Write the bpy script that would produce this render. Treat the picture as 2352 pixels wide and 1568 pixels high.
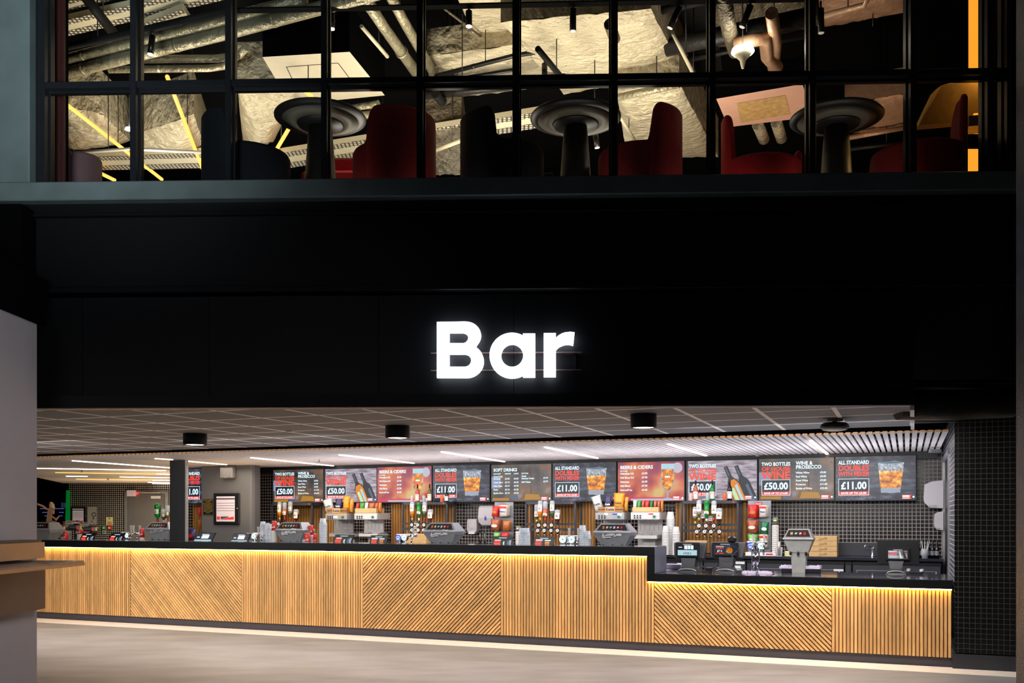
import bpy, bmesh, math, random
from mathutils import Vector, Matrix
random.seed(7)
SC = bpy.context.scene
for o in list(bpy.data.objects): bpy.data.objects.remove(o)
COL = SC.collection
R = math.radians
# ---------------------------------------------------------------- camera
F = 2200.0; CX = 1176.0; HY = 1190.0; EYE = 1.5
cd = bpy.data.cameras.new('camera'); cam = bpy.data.objects.new('camera', cd); COL.objects.link(cam)
cam.location = (0, 0, EYE); cam.rotation_euler = (R(90), 0, 0)
cd.sensor_width = 36; cd.lens = 36 * F / 2352; cd.shift_y = (HY - 784) / 2352; cd.clip_end = 200
SC.camera = cam
# ---------------------------------------------------------------- world, exposure
w = bpy.data.worlds.new('world'); SC.world = w; w.use_nodes = True
w.node_tree.nodes['Background'].inputs[0].default_value = (0.35, 0.40, 0.5, 1)
w.node_tree.nodes['Background'].inputs[1].default_value = 0.012
vs = SC.view_settings; vs.view_transform = 'Standard'; vs.look = 'None'; vs.gamma = 1; vs.use_curve_mapping = False
vs.exposure = 0.0
# ---------------------------------------------------------------- frames
TH = R(22.4); CT, ST = math.cos(TH), math.sin(TH)
P0 = (4.428, 9.635)                                   # right front foot of the bar
def W(u, v, z=0.0): return Vector((P0[0] + u * CT + v * ST, P0[1] - u * ST + v * CT, z))
def ub(px, v):                                        # where the sight line of column px meets depth v of the bar
    r = (px - CX) / F; Y = (v + P0[0] * ST + P0[1] * CT) / (r * ST + CT); X = r * Y
    return (X - P0[0]) * CT - (Y - P0[1]) * ST, Y
def zb(px, py, v): return EYE - (py - HY) * ub(px, v)[1] / F
def uz(px, py, v): return ub(px, v)[0], zb(px, py, v)
FT = math.atan2(0.23, 7.055); FC, FS = math.cos(FT), math.sin(FT); F0 = 7.704
def WF(s, d, z=0.0): return Vector((s * FC + d * FS, F0 - s * FS + d * FC, z))
def sf(px, d=0.0):
    r = (px - CX) / F; Y = (F0 * FC + d) / (r * FS + FC); return r * Y * FC - (Y - F0) * FS, Y
def zf(px, py, d=0.0): return EYE - (py - HY) * sf(px, d)[1] / F
def at_z(px, py, z):
    Y = (z - EYE) * F / (HY - py); return Vector(((px - CX) / F * Y, Y, z))
def at_y(px, py, Y): return Vector(((px - CX) / F * Y, Y, EYE + (HY - py) / F * Y))
# ---------------------------------------------------------------- large unseen fill lamps added for brightness
def area(name, loc, rot, size, power, color, spread=180, sy=None):
    l = bpy.data.lights.new(name, 'AREA'); l.energy = power; l.color = color; l.size = size; l.spread = R(spread)
    if sy: l.shape = 'RECTANGLE'; l.size_y = sy
    o = bpy.data.objects.new(name, l); COL.objects.link(o); o.location = loc; o.rotation_euler = rot; return o
def aim(o, t):
    o.rotation_euler = (Vector(t) - o.location).to_track_quat('-Z', 'Y').to_euler(); return o
def spot(name, loc, target, power, color, ang=70, blend=.6, r=.05):
    l = bpy.data.lights.new(name, 'SPOT'); l.energy = power; l.color = color; l.spot_size = R(ang); l.spot_blend = blend; l.shadow_soft_size = r
    o = bpy.data.objects.new(name, l); COL.objects.link(o); o.location = loc
    o.rotation_euler = (Vector(target) - Vector(loc)).to_track_quat('-Z', 'Y').to_euler(); return o
area('hall_fill', (-.5, 4.4, 4.6), (R(-12), 0, 0), 6.0, 50, (.96, .98, 1), 70, 1.2)  # unseen fill added to light the concourse floor
area('hall_fill', (-2.4, 3.0, 3.0), (R(118), 0, R(16)), 1.2, 30, (.82, .95, 1), 50)  # unseen fill added for the steel column and sill at left
aim(area('hall_fill', (1.0, 2.6, 3.3), (0, 0, 0), 1.5, 30, (.95, .95, 1), 70), (-3.8, 6.6, 1.7))  # unseen fill added for the left plaster wall
area('lounge_floor_fill', (-.2, 8.0, 4.03), (R(180), 0, 0), 7.0, 7, (1, .93, .82), 150, .08)  # upward fill added for the table undersides and chairs
for (u, v, p) in [(-1.4, -1.25, 85), (-4.4, -1.6, 52), (-7.2, -2.0, 64), (-10.4, -2.4, 105)]:       # added fill below the tiled ceiling, aimed at the bar front
    area('bar_front_fill', W(u, v, 2.36), (R(35), 0, -TH), 2.2, p, (1, .97, .95), 150, .3)
for (u, v, p, c) in [(-1.2, 1.6, 30, (.86, .87, 1)), (-3.4, 1.6, 30, (.92, .9, 1)), (-5.6, 1.6, 30, (.95, .92, 1)), (-7.8, 1.6, 30, (1, .93, .93)), (-10, 1.6, 30, (1, .88, .74)), (-13.5, 4.0, 80, (1, .82, .6)), (-16.5, 6.6, 90, (1, .84, .62))]:
    area('bar_fill', W(u, v, 2.33), (0, 0, -TH), 1.9, p, c, 170, 1.2)  # soft fill added below the slats, no visible fitting
    c2 = (.8, .84, 1) if u > -4 else (.93, .9, 1) if u > -8 else (1, .68, .38)
    area('bar_up_fill', W(u, v, 1.25 if u > -12 else 1.0), (R(180), 0, -TH), 1.9, p * (.8 if u > -4 else .68 if u > -8 else .36), c2, 160, .7)  # upward fill added to brighten the slat ceiling
# fill added out of sight in the upper lounge, aimed at the ceiling services
for (x, y, p, c) in [(-3.9, 10.6, 66, (1, .9, .72)), (-1.0, 10.0, 84, (1, .9, .72)), (1.3, 10.0, 66, (1, .89, .72)), (3.8, 11.4, 16, (1, .7, .5)), (-4.3, 14.2, 80, (1, .9, .72)), (0.0, 13.8, 80, (1, .9, .72)), (4.2, 17, 20, (1, .72, .5))]:
    area('lounge_up_fill', (x, y, 4.35), (R(180), 0, 0), 1.2, p, c, 150)

# ---------------------------------------------------------------- materials
def lin(c):
    c = c / 255.0
    return c / 12.92 if c <= .04045 else ((c + .055) / 1.055) ** 2.4
def rgb(r, g, b): return (lin(r), lin(g), lin(b), 1)
MATS = {}
def mk(name):
    m = bpy.data.materials.new(name); m.use_nodes = True; MATS[name] = m
    return m, m.node_tree, m.node_tree.nodes['Principled BSDF']
def mat(name, col, rough=.5, metal=0, emit=0, noise=0.0, nscale=8, bump=0.0, bscale=30, trans=0, coat=0, island=0.0, stretch=None, bdist=.02):
    m, nt, b = mk(name); L = nt.links.new
    c = rgb(*col)
    b.inputs['Base Color'].default_value = c; b.inputs['Roughness'].default_value = rough; b.inputs['Metallic'].default_value = metal
    if trans: b.inputs['Transmission Weight'].default_value = trans
    if coat: b.inputs['Coat Weight'].default_value = coat
    tc = nt.nodes.new('ShaderNodeTexCoord'); src = tc.outputs['Object']
    if stretch:
        mp = nt.nodes.new('ShaderNodeMapping'); mp.inputs['Scale'].default_value = stretch; L(src, mp.inputs[0]); src = mp.outputs[0]
    n = nt.nodes.new('ShaderNodeTexNoise'); n.inputs['Scale'].default_value = nscale; n.inputs['Detail'].default_value = 4; L(src, n.inputs['Vector'])
    amt = max(noise, .03)
    rp = nt.nodes.new('ShaderNodeMapRange'); rp.inputs['From Min'].default_value = .3; rp.inputs['From Max'].default_value = .7
    rp.inputs['To Min'].default_value = 1 - amt; rp.inputs['To Max'].default_value = 1 + amt; L(n.outputs['Fac'], rp.inputs['Value'])
    val = rp.outputs[0]
    if island:
        g = nt.nodes.new('ShaderNodeNewGeometry'); r2 = nt.nodes.new('ShaderNodeMapRange'); L(g.outputs['Random Per Island'], r2.inputs['Value'])
        r2.inputs['To Min'].default_value = 1 - island; r2.inputs['To Max'].default_value = 1 + island * .6
        mu = nt.nodes.new('ShaderNodeMath'); mu.operation = 'MULTIPLY'; L(val, mu.inputs[0]); L(r2.outputs[0], mu.inputs[1]); val = mu.outputs[0]
    vm = nt.nodes.new('ShaderNodeVectorMath'); vm.operation = 'SCALE'; vm.inputs[0].default_value = c[:3]; L(val, vm.inputs['Scale'])
    L(vm.outputs[0], b.inputs['Base Color'])
    if emit:
        L(vm.outputs[0], b.inputs['Emission Color']); b.inputs['Emission Strength'].default_value = emit
    if bump:
        n2 = nt.nodes.new('ShaderNodeTexNoise'); n2.inputs['Scale'].default_value = bscale; n2.inputs['Detail'].default_value = 5; L(src, n2.inputs['Vector'])
        bp = nt.nodes.new('ShaderNodeBump'); bp.inputs['Strength'].default_value = bump; bp.inputs['Distance'].default_value = bdist
        L(n2.outputs['Fac'], bp.inputs['Height']); L(bp.outputs[0], b.inputs['Normal'])
    return m
def emi(name, col, s=1.0): # a lit surface
    m, nt, b = mk(name); b.inputs['Base Color'].default_value = (0, 0, 0, 1); b.inputs['Roughness'].default_value = .4
    b.inputs['Emission Color'].default_value = rgb(*col); b.inputs['Emission Strength'].default_value = s; return m
def picture(name, cols, scale, s=.9, stretch=(1, 1, 1), kind='noise', detail=2):   # a screen picture: colour ramp over a pattern
    m, nt, b = mk(name); L = nt.links.new; b.inputs['Base Color'].default_value = (0, 0, 0, 1); b.inputs['Roughness'].default_value = .3
    tc = nt.nodes.new('ShaderNodeTexCoord'); mp = nt.nodes.new('ShaderNodeMapping'); mp.inputs['Scale'].default_value = stretch; L(tc.outputs['Object'], mp.inputs[0])
    if kind == 'noise':
        n = nt.nodes.new('ShaderNodeTexNoise'); n.inputs['Scale'].default_value = scale; n.inputs['Detail'].default_value = detail; L(mp.outputs[0], n.inputs['Vector']); f = n.outputs['Fac']
    else:
        n = nt.nodes.new('ShaderNodeTexVoronoi'); n.inputs['Scale'].default_value = scale; L(mp.outputs[0], n.inputs['Vector']); f = n.outputs['Distance']
    cr = nt.nodes.new('ShaderNodeValToRGB'); L(f, cr.inputs[0]); e = cr.color_ramp.elements
    while len(e) < len(cols): e.new(.5)
    for i, (p, c) in enumerate(cols): e[i].position = p; e[i].color = rgb(*c)
    L(cr.outputs[0], b.inputs['Emission Color']); b.inputs['Emission Strength'].default_value = s
    return m
def tiles(name, axes, size, col, grout, gw=.05, rough=.25, off=(0, 0), bri=0.0, noisy=.15):
    m, nt, b = mk(name); L = nt.links.new
    tc = nt.nodes.new('ShaderNodeTexCoord'); sp = nt.nodes.new('ShaderNodeSeparateXYZ'); L(tc.outputs['Object'], sp.inputs[0])
    cb = nt.nodes.new('ShaderNodeCombineXYZ'); L(sp.outputs[axes[0]], cb.inputs[0]); L(sp.outputs[axes[1]], cb.inputs[1])
    mp = nt.nodes.new('ShaderNodeMapping'); mp.inputs['Location'].default_value = (off[0], off[1], 0); L(cb.outputs[0], mp.inputs[0])
    br = nt.nodes.new('ShaderNodeTexBrick'); L(mp.outputs[0], br.inputs['Vector']); br.offset = 0; br.squash = 1
    br.inputs['Scale'].default_value = 1; br.inputs['Brick Width'].default_value = size; br.inputs['Row Height'].default_value = size
    br.inputs['Mortar Size'].default_value = size * gw; br.inputs['Mortar Smooth'].default_value = .1
    c = rgb(*col); br.inputs['Color1'].default_value = c; br.inputs['Color2'].default_value = tuple(x * (1 - noisy) for x in c[:3]) + (1,)
    br.inputs['Mortar'].default_value = rgb(*grout); L(br.outputs['Color'], b.inputs['Base Color'])
    mr = nt.nodes.new('ShaderNodeMapRange'); L(br.outputs['Fac'], mr.inputs['Value']); mr.inputs['To Min'].default_value = rough; mr.inputs['To Max'].default_value = .8
    L(mr.outputs[0], b.inputs['Roughness'])
    return m
def clearish(name, col, fac, rough=.15):        # thin see-through plastic or glass sheet
    m, nt, b = mk(name); L = nt.links.new; b.inputs['Base Color'].default_value = rgb(*col); b.inputs['Roughness'].default_value = rough
    t = nt.nodes.new('ShaderNodeBsdfTransparent'); mx = nt.nodes.new('ShaderNodeMixShader'); mx.inputs[0].default_value = fac
    L(t.outputs[0], mx.inputs[1]); L(b.outputs[0], mx.inputs[2]); L(mx.outputs[0], nt.nodes['Material Output'].inputs[0]); return m
def glasspane(name):
    m, nt, b = mk(name); L = nt.links.new
    t = nt.nodes.new('ShaderNodeBsdfTransparent'); t.inputs[0].default_value = (.93, .95, .96, 1)
    g = nt.nodes.new('ShaderNodeBsdfGlossy'); g.inputs['Roughness'].default_value = .04
    fr = nt.nodes.new('ShaderNodeFresnel'); fr.inputs[0].default_value = 1.35
    mx = nt.nodes.new('ShaderNodeMixShader'); L(fr.outputs[0], mx.inputs[0]); L(t.outputs[0], mx.inputs[1]); L(g.outputs[0], mx.inputs[2])
    L(mx.outputs[0], nt.nodes['Material Output'].inputs[0]); return m

mat('floor', (134, 136, 138), .42, noise=.2, nscale=2.2, bump=.04, bscale=120, stretch=(.6, 1.6, 1))
mat('floor_strip', (232, 222, 214), .5, noise=.05)
mat('black_wall', (16, 16, 18), .55); mat('void', (4, 4, 5), .9)
mat('black_gloss', (9, 10, 13), .16, noise=.3, nscale=2)
mat('panel_black', (4, 5, 7), .5, noise=.1, nscale=2)
mat('beam_black', (9, 10, 12), .4, noise=.2, nscale=3)
mat('steel_teal', (96, 108, 108), .45, metal=.2, noise=.12, nscale=4, bump=.03, bscale=60)
mat('mullion', (38, 41, 45), .32, metal=.5, noise=.1)
mat('wall_plaster', (150, 144, 146), .6, noise=.05, nscale=2, bump=.03, bscale=150)
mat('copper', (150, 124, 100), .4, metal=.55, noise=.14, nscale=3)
mat('copper_shaded', (92, 74, 64), .5, metal=.45, noise=.1, nscale=3)  # same copper below the shelf, its shade put into the colour
mat('ledge_top', (70, 72, 90), .18, metal=.4)
tiles('tile_back', (0, 2), .0511, (30, 25, 25), (176, 166, 156), .07)
tiles('tile_side', (1, 2), .0511, (48, 48, 56), (190, 186, 190), .07)  # same black tile, its bluish reflection put into the colour
tiles('tile_col', (0, 2), .0511, (12, 12, 12), (50, 48, 46), .05)
tiles('tile_far', (0, 2), .0511, (34, 30, 30), (180, 176, 168), .09)
tiles('tile_ceiling', (0, 1), .6, (108, 108, 113), (238, 234, 236), .034, .7, (.374, .5), noisy=.06)
mat('trim_light', (215, 210, 215), .4, noise=.03)
mat('slat_wood', (224, 214, 208), .5, noise=.08, nscale=6, stretch=(4, .5, 4), island=.08)
mat('slat_end', (176, 122, 66), .5)
mat('oak', (216, 166, 104), .5, noise=.16, nscale=10, stretch=(3, 3, .5), island=.26)
mat('oak_back', (166, 116, 64), .6)
mat('oak_diag', (220, 172, 110), .5, noise=.14, nscale=10, island=.24)
mat('oak_wall', (190, 138, 70), .5, noise=.16, nscale=10, stretch=(3, 3, .5), island=.2)
mat('plinth', (66, 62, 68), .45, noise=.06)
mat('counter_edge', (10, 10, 12), .35); mat('counter_top', (44, 44, 52), .14, noise=.15, nscale=14, coat=.4)
mat('counter_side', (120, 122, 140), .3, noise=.2, nscale=6, metal=.3)
emi('led_warm', (255, 200, 100), 38); emi('led_tube', (255, 238, 226), 7); emi('led_tube_warm', (255, 226, 180), 5); emi('amber_tube', (255, 176, 78), 2.2)
emi('sign_white', (236, 242, 255), 7); mat('sign_side', (225, 230, 240), .4)
mat('rail_copper', (84, 66, 58), .4)
mat('steel', (168, 166, 162), .32, metal=.35, noise=.1, nscale=12); mat('steel_light', (200, 197, 190), .35, metal=.35, noise=.06, nscale=12)
mat('steel_dark', (146, 148, 152), .34, metal=.3, noise=.12, nscale=12)
mat('chrome', (210, 210, 214), .1, metal=1)
mat('black', (14, 14, 16), .4); mat('charcoal', (46, 47, 52), .45, noise=.08); mat('rack', (48, 52, 58), .45, noise=.05)
mat('grey_wall', (96, 94, 94), .6, noise=.05, nscale=4, bump=.03, bscale=140)
mat('white', (225, 222, 220), .45); mat('dispenser', (196, 190, 190), .35, noise=.03)
mat('paper', (214, 200, 208), .6, emit=.12); mat('ink', (70, 66, 70), .6); mat('red_ink', (222, 60, 48), .6); mat('gold', (180, 150, 70), .4)
mat('kraft', (196, 158, 104), .7, noise=.08, nscale=20); mat('kraft_ink', (150, 108, 66), .7); mat('crate_wood', (150, 108, 62), .6, noise=.2, nscale=14, island=.25)
mat('red', (206, 40, 36), .38); mat('orange', (235, 150, 34), .35, noise=.15, nscale=22, bump=.5, bscale=26); mat('mustard', (204, 140, 40), .35, noise=.2, nscale=20, bump=.5, bscale=26)
mat('silver_bag', (205, 206, 200), .3, noise=.15, nscale=20, bump=.5, bscale=26); mat('navy_bag', (50, 44, 84), .3, noise=.2, nscale=20, bump=.5, bscale=26)
mat('pink_bag', (200, 60, 120), .3, bump=.4); mat('red_bag', (214, 44, 36), .3, noise=.12, nscale=20, bump=.4, bscale=26); mat('green_bag', (60, 140, 60), .3, noise=.12, nscale=20, bump=.4)
mat('dgreen_bag', (24, 112, 66), .3, bump=.4); mat('brown_bag', (168, 88, 54), .3, noise=.15, nscale=20, bump=.4, bscale=26); mat('cream_bag', (226, 214, 192), .35, noise=.06, bump=.4, bscale=26); mat('gold_bag', (190, 110, 40), .3, noise=.2, bump=.4); mat('lgreen_bag', (120, 190, 84), .35, bump=.3)
mat('blue', (40, 70, 180), .3); mat('green', (30, 140, 80), .4); mat('teal_knob', (20, 110, 84), .35); mat('yellow', (226, 200, 60), .4); mat('notice', (226, 220, 160), .5)
mat('amber_liq', (214, 130, 26), .15, trans=.3); mat('green_glass', (10, 140, 50), .12, trans=.35); mat('brown_liq', (96, 34, 20), .15, trans=.2); mat('rose_liq', (206, 96, 66), .15, trans=.3)
mat('dark_glass', (12, 14, 12), .1); mat('olive_glass', (110, 96, 30), .12, trans=.3); mat('green_red_liq', (70, 90, 60), .15, trans=.3)
clearish('clear_glass', (205, 210, 214), .45, .08); clearish('cup_plastic', (205, 214, 224), .72, .25); clearish('cup_haze', (214, 212, 206), .78, .3)
mat('label', (226, 220, 206), .5); mat('label_ink', (60, 50, 90), .5); mat('cap_red', (196, 28, 36), .4); mat('cap_gold', (200, 168, 84), .35, metal=.3)
mat('can_pink', (216, 176, 168), .4); mat('can_grey', (170, 184, 178), .4); mat('can_orange', (214, 96, 54), .4, noise=.2, nscale=40)
mat('paper_cup', (208, 200, 190), .6); mat('cup_green', (112, 116, 84), .5); mat('towel', (196, 184, 208), .8, noise=.06, bump=.3)
mat('red_velvet', (190, 16, 26), .8, noise=.15, nscale=30); mat('dark_velvet', (15, 18, 24), .8, noise=.15, nscale=30); mat('wine_velvet', (130, 12, 20), .8, noise=.15, nscale=30); mat('white_velvet', (214, 208, 210), .7); mat('mauve', (92, 66, 68), .6)
mat('table_dark', (36, 35, 33), .45, noise=.1); mat('table_under_lit', (126, 120, 104), .6)  # table underside: light from below put into its paler colour
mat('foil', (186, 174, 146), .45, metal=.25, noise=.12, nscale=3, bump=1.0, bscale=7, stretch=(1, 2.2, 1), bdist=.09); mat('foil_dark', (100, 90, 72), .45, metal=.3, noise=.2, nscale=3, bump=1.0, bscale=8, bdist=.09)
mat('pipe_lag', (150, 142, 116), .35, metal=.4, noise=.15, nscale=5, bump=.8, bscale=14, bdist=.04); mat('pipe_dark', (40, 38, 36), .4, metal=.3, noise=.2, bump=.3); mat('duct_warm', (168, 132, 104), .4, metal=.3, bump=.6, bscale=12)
tiles('perforated', (0, 1), .05, (206, 196, 168), (60, 54, 44), .22, .6); mat('cream_metal', (186, 176, 148), .5, noise=.05); mat('tray', (30, 29, 28), .5)
mat('cassette', (176, 166, 144), .6, noise=.04); mat('cassette_pink', (196, 150, 128), .6, noise=.04); mat('cassette_gold', (176, 140, 86), .6, noise=.3, nscale=14)
mat('deck', (6, 6, 6), .7, noise=.3, nscale=2, bump=.3, bscale=6); mat('spot_body', (40, 34, 32), .3, metal=.6); emi('spot_on', (255, 246, 226), 30); emi('downlight', (255, 250, 240), 6)
emi('amber_panel', (255, 164, 44), 1.1); emi('amber_edge', (255, 230, 190), 3); mat('speaker_grey', (122, 118, 115), .5); mat('booth_gold', (176, 132, 56), .6, noise=.12, nscale=18); mat('maroon_slat', (58, 22, 18), .5, island=.3)
mat('block_wall', (120, 116, 104), .8, noise=.12, nscale=5, bump=.3, bscale=60); mat('fore_column', (140, 138, 144), .22, noise=.12, nscale=6, bump=.35, bscale=70)
glasspane('window_glass')
for k_ in ('void', 'deck', 'tray'): MATS[k_].node_tree.nodes['Principled BSDF'].inputs['Specular IOR Level'].default_value = .03
for k_ in ('panel_black', 'beam_black', 'pipe_dark', 'dark_velvet'): MATS[k_].node_tree.nodes['Principled BSDF'].inputs['Specular IOR Level'].default_value = .25
# screen colours
emi('s_white', (214, 238, 250), 1.25); emi('s_red', (250, 74, 52), 1.1); emi('s_redbar', (246, 66, 24), 1.1); emi('s_dark', (40, 42, 54), .9); emi('s_black', (14, 14, 20), .8); emi('s_cyan', (176, 214, 226), 1.0)
emi('s_amber', (226, 132, 20), 1.0); emi('s_glass', (170, 180, 200), .8); emi('s_bottle', (38, 44, 52), .9); emi('s_bottle2', (214, 190, 130), 1.0); emi('s_lime', (196, 236, 190), 1.0); emi('s_pale', (236, 240, 250), 1.1); mat('btn_y', (140, 116, 34), .4); mat('btn_o', (150, 100, 60), .4); mat('btn_g', (30, 92, 62), .4); mat('btn_w', (130, 128, 130), .4); mat('btn_r', (150, 36, 42), .4); mat('btn_d', (126, 26, 34), .4)
emi('s_block', (150, 158, 190), .8); emi('s_gold', (190, 136, 40), .85); emi('s_halo', (200, 196, 214), .9); emi('s_blue', (70, 84, 190), 1.6); emi('s_grey', (90, 104, 130), .9); emi('s_green', (40, 190, 90), .9); emi('s_pink', (220, 60, 110), .9); emi('s_redlamp', (255, 40, 30), 6)
emi('s_tan', (150, 108, 80), .35); emi('s_skin', (176, 116, 84), .4); emi('s_blond', (196, 168, 120), .4); emi('s_line', (110, 130, 220), .5); emi('s_greenstrip', (0, 120, 40), .6)
picture('p_slate', [(.3, (26, 28, 40)), (.5, (46, 50, 66)), (.7, (96, 104, 128))], 5, .8, (1, 1, 3))
picture('p_plank', [(.3, (96, 74, 90)), (.5, (176, 164, 178)), (.7, (220, 212, 226))], 6, .8, (1, 1, 5), detail=5)
picture('p_beer', [(.3, (96, 44, 110)), (.42, (176, 60, 66)), (.55, (222, 110, 74)), (.7, (226, 190, 116))], 2.6, .85)
picture('p_bokeh', [(.3, (50, 46, 52)), (.5, (96, 86, 80)), (.66, (140, 104, 70)), (.8, (150, 150, 160))], 3.4, .8)
picture('p_whisky', [(.32, (120, 50, 8)), (.48, (216, 120, 14)), (.6, (250, 176, 40)), (.7, (255, 226, 130))], 15, 1.0, detail=3)
picture('p_ice', [(.3, (90, 96, 110)), (.6, (190, 200, 214)), (.75, (240, 244, 250))], 30, .9)

# ---------------------------------------------------------------- glyphs from Blender's own font
CH = "ABCDEFGHIKLMNOPRSTUVWXYZabcdefghiklmnoprstuvwxyzé£0123456789.&-,"
GL = {}
def glyphs():
    tmp = []
    def t(body, off=.034):
        c = bpy.data.curves.new('t', 'FONT'); c.body = body; c.resolution_u = 2; c.offset = off; o = bpy.data.objects.new('t', c); COL.objects.link(o); tmp.append(o); return o
    obs = {ch: (t(ch), t('H' + ch + 'H', 0)) for ch in CH}; hh = t('HH', 0)
    bpy.context.view_layer.update(); dg = bpy.context.evaluated_depsgraph_get()
    def me(o): return bpy.data.meshes.new_from_object(o.evaluated_get(dg))
    def wid(m): xs = [v.co.x for v in m.vertices]; return max(xs) - min(xs)
    m0 = me(hh); w0 = wid(m0); cap = max(v.co.y for v in m0.vertices)
    for ch, (a, b) in obs.items():
        m = me(a); GL[ch] = ([(v.co.x / cap, v.co.y / cap) for v in m.vertices], [tuple(p.vertices) for p in m.polygons], (wid(me(b)) - w0) / cap)
    GL[' '] = ([], [], .42)
    for o in tmp: bpy.data.objects.remove(o)
glyphs()
def shape_mesh(loops, depth):       # flat outline with holes, extruded
    c = bpy.data.curves.new('s', 'CURVE'); c.dimensions = '2D'; c.fill_mode = 'BOTH'; c.extrude = depth / 2
    for lp in loops:
        s = c.splines.new('POLY'); s.points.add(len(lp) - 1)
        for p, q in zip(s.points, lp): p.co = (q[0], q[1], 0, 1)
        s.use_cyclic_u = True
    o = bpy.data.objects.new('s', c); COL.objects.link(o); bpy.context.view_layer.update(); dg = bpy.context.evaluated_depsgraph_get()
    m = bpy.data.meshes.new_from_object(o.evaluated_get(dg)); bpy.data.objects.remove(o); return m

# ---------------------------------------------------------------- mesh builder
class MB:
    def __init__(s): s.v = []; s.f = []; s.m = []; s.names = []; s.sm = []
    def mi(s, n):
        if n not in s.names: s.names.append(n)
        return s.names.index(n)
    def face(s, pts, m, smooth=False):
        k = len(s.v); s.v += [tuple(p) for p in pts]; s.f.append(tuple(range(k, k + len(pts)))); s.m.append(s.mi(m)); s.sm.append(smooth); return s
    def grid(s, rings, m, closed=True, cap0=True, cap1=True, smooth=True):
        k = len(s.v); n = len(rings[0]); i = s.mi(m)
        for r in rings: s.v += [tuple(p) for p in r]
        for a in range(len(rings) - 1):
            for b in range(n if closed else n - 1):
                c = (b + 1) % n; s.f.append((k + a * n + b, k + a * n + c, k + (a + 1) * n + c, k + (a + 1) * n + b)); s.m.append(i); s.sm.append(smooth)
        if cap0: s.f.append(tuple(k + b for b in range(n))[::-1]); s.m.append(i); s.sm.append(False)
        if cap1: s.f.append(tuple(k + (len(rings) - 1) * n + b for b in range(n))); s.m.append(i); s.sm.append(False)
        return s
    def box(s, x0, x1, y0, y1, z0, z1, m):
        return s.grid([[(x0, y0, z0), (x1, y0, z0), (x1, y1, z0), (x0, y1, z0)], [(x0, y0, z1), (x1, y0, z1), (x1, y1, z1), (x0, y1, z1)]], m, smooth=False)
    def bbox(s, x0, x1, y0, y1, z0, z1, m, b=.004):   # box with chamfered edges
        b = min(b, (x1 - x0) * .45, (y1 - y0) * .45, (z1 - z0) * .45)
        def rg(i, z): return [(x0 + i + b, y0 + i, z), (x1 - i - b, y0 + i, z), (x1 - i, y0 + i + b, z), (x1 - i, y1 - i - b, z), (x1 - i - b, y1 - i, z), (x0 + i + b, y1 - i, z), (x0 + i, y1 - i - b, z), (x0 + i, y0 + i + b, z)]
        return s.grid([rg(b, z0), rg(0, z0 + b), rg(0, z1 - b), rg(b, z1)], m, smooth=False)
    def prism(s, poly, y0, y1, m):                    # outline in x,z pushed along y
        return s.grid([[(x, y0, z) for x, z in poly], [(x, y1, z) for x, z in poly]], m, smooth=False)
    def slab(s, poly, z0, z1, m):                     # outline in x,y pushed along z
        return s.grid([[(x, y, z0) for x, y in poly], [(x, y, z1) for x, y in poly]], m, smooth=False)
    def loft(s, secs, m, smooth=False):               # sections (z, x0, x1, y0, y1)
        return s.grid([[(x0, y0, z), (x1, y0, z), (x1, y1, z), (x0, y1, z)] for z, x0, x1, y0, y1 in secs], m, smooth=smooth)
    def lathe(s, prof, m, c=(0, 0, 0), n=20, a0=0, a1=360, smooth=True):   # profile (r, z)
        full = abs(a1 - a0) >= 360; k = n if full else n + 1
        rings = []
        for r, z in prof:
            rings.append([(c[0] + r * math.cos(R(a0 + (a1 - a0) * i / n)), c[1] + r * math.sin(R(a0 + (a1 - a0) * i / n)), c[2] + z) for i in range(k)])
        return s.grid(rings, m, closed=full, cap0=full, cap1=full, smooth=smooth)
    def tube(s, pts, r, m, n=10, smooth=True):
        P = [Vector(p) for p in pts]; rings = []; up = None
        for i, p in enumerate(P):
            d = (P[min(i + 1, len(P) - 1)] - P[max(i - 1, 0)]).normalized()
            if up is None: up = Vector((0, 0, 1)) if abs(d.z) < .9 else Vector((1, 0, 0))
            a = d.cross(up).normalized(); b = a.cross(d).normalized(); up = b
            rr = r[i] if isinstance(r, (list, tuple)) else r
            rings.append([p + (a * math.cos(2 * math.pi * k / n) + b * math.sin(2 * math.pi * k / n)) * rr for k in range(n)])
        return s.grid(rings, m, smooth=smooth)
    def cyl(s, a, b, r, m, n=16): return s.tube([a, b], r, m, n)
    def disc(s, x, z, rx, y, m, rz=None, n=20): rz = rz or rx; return s.face([(x + rx * math.cos(2 * math.pi * k / n), y, z + rz * math.sin(2 * math.pi * k / n)) for k in range(n)], m)
    def rect(s, x0, x1, z0, z1, y, m): return s.face([(x0, y, z0), (x1, y, z0), (x1, y, z1), (x0, y, z1)], m)
    def frame(s, x0, x1, z0, z1, t, y, m):
        s.rect(x0, x1, z0, z0 + t, y, m); s.rect(x0, x1, z1 - t, z1, y, m); s.rect(x0, x0 + t, z0, z1, y, m); s.rect(x1 - t, x1, z0, z1, y, m); return s
    def poly(s, pts, y, m): return s.face([(x, y, z) for x, z in pts], m)
    def ribbon(s, pts, wd, y, m):
        for i in range(len(pts) - 1):
            a, b = Vector(pts[i]), Vector(pts[i + 1]); d = b - a
            if d.length < 1e-9: continue
            d.normalize(); n = Vector((-d.y, d.x)) * wd / 2; a = a - d * wd * .3; b = b + d * wd * .3
            s.face([(a.x + n.x, y, a.y + n.y), (a.x - n.x, y, a.y - n.y), (b.x - n.x, y, b.y - n.y), (b.x + n.x, y, b.y + n.y)], m)
        return s
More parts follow.
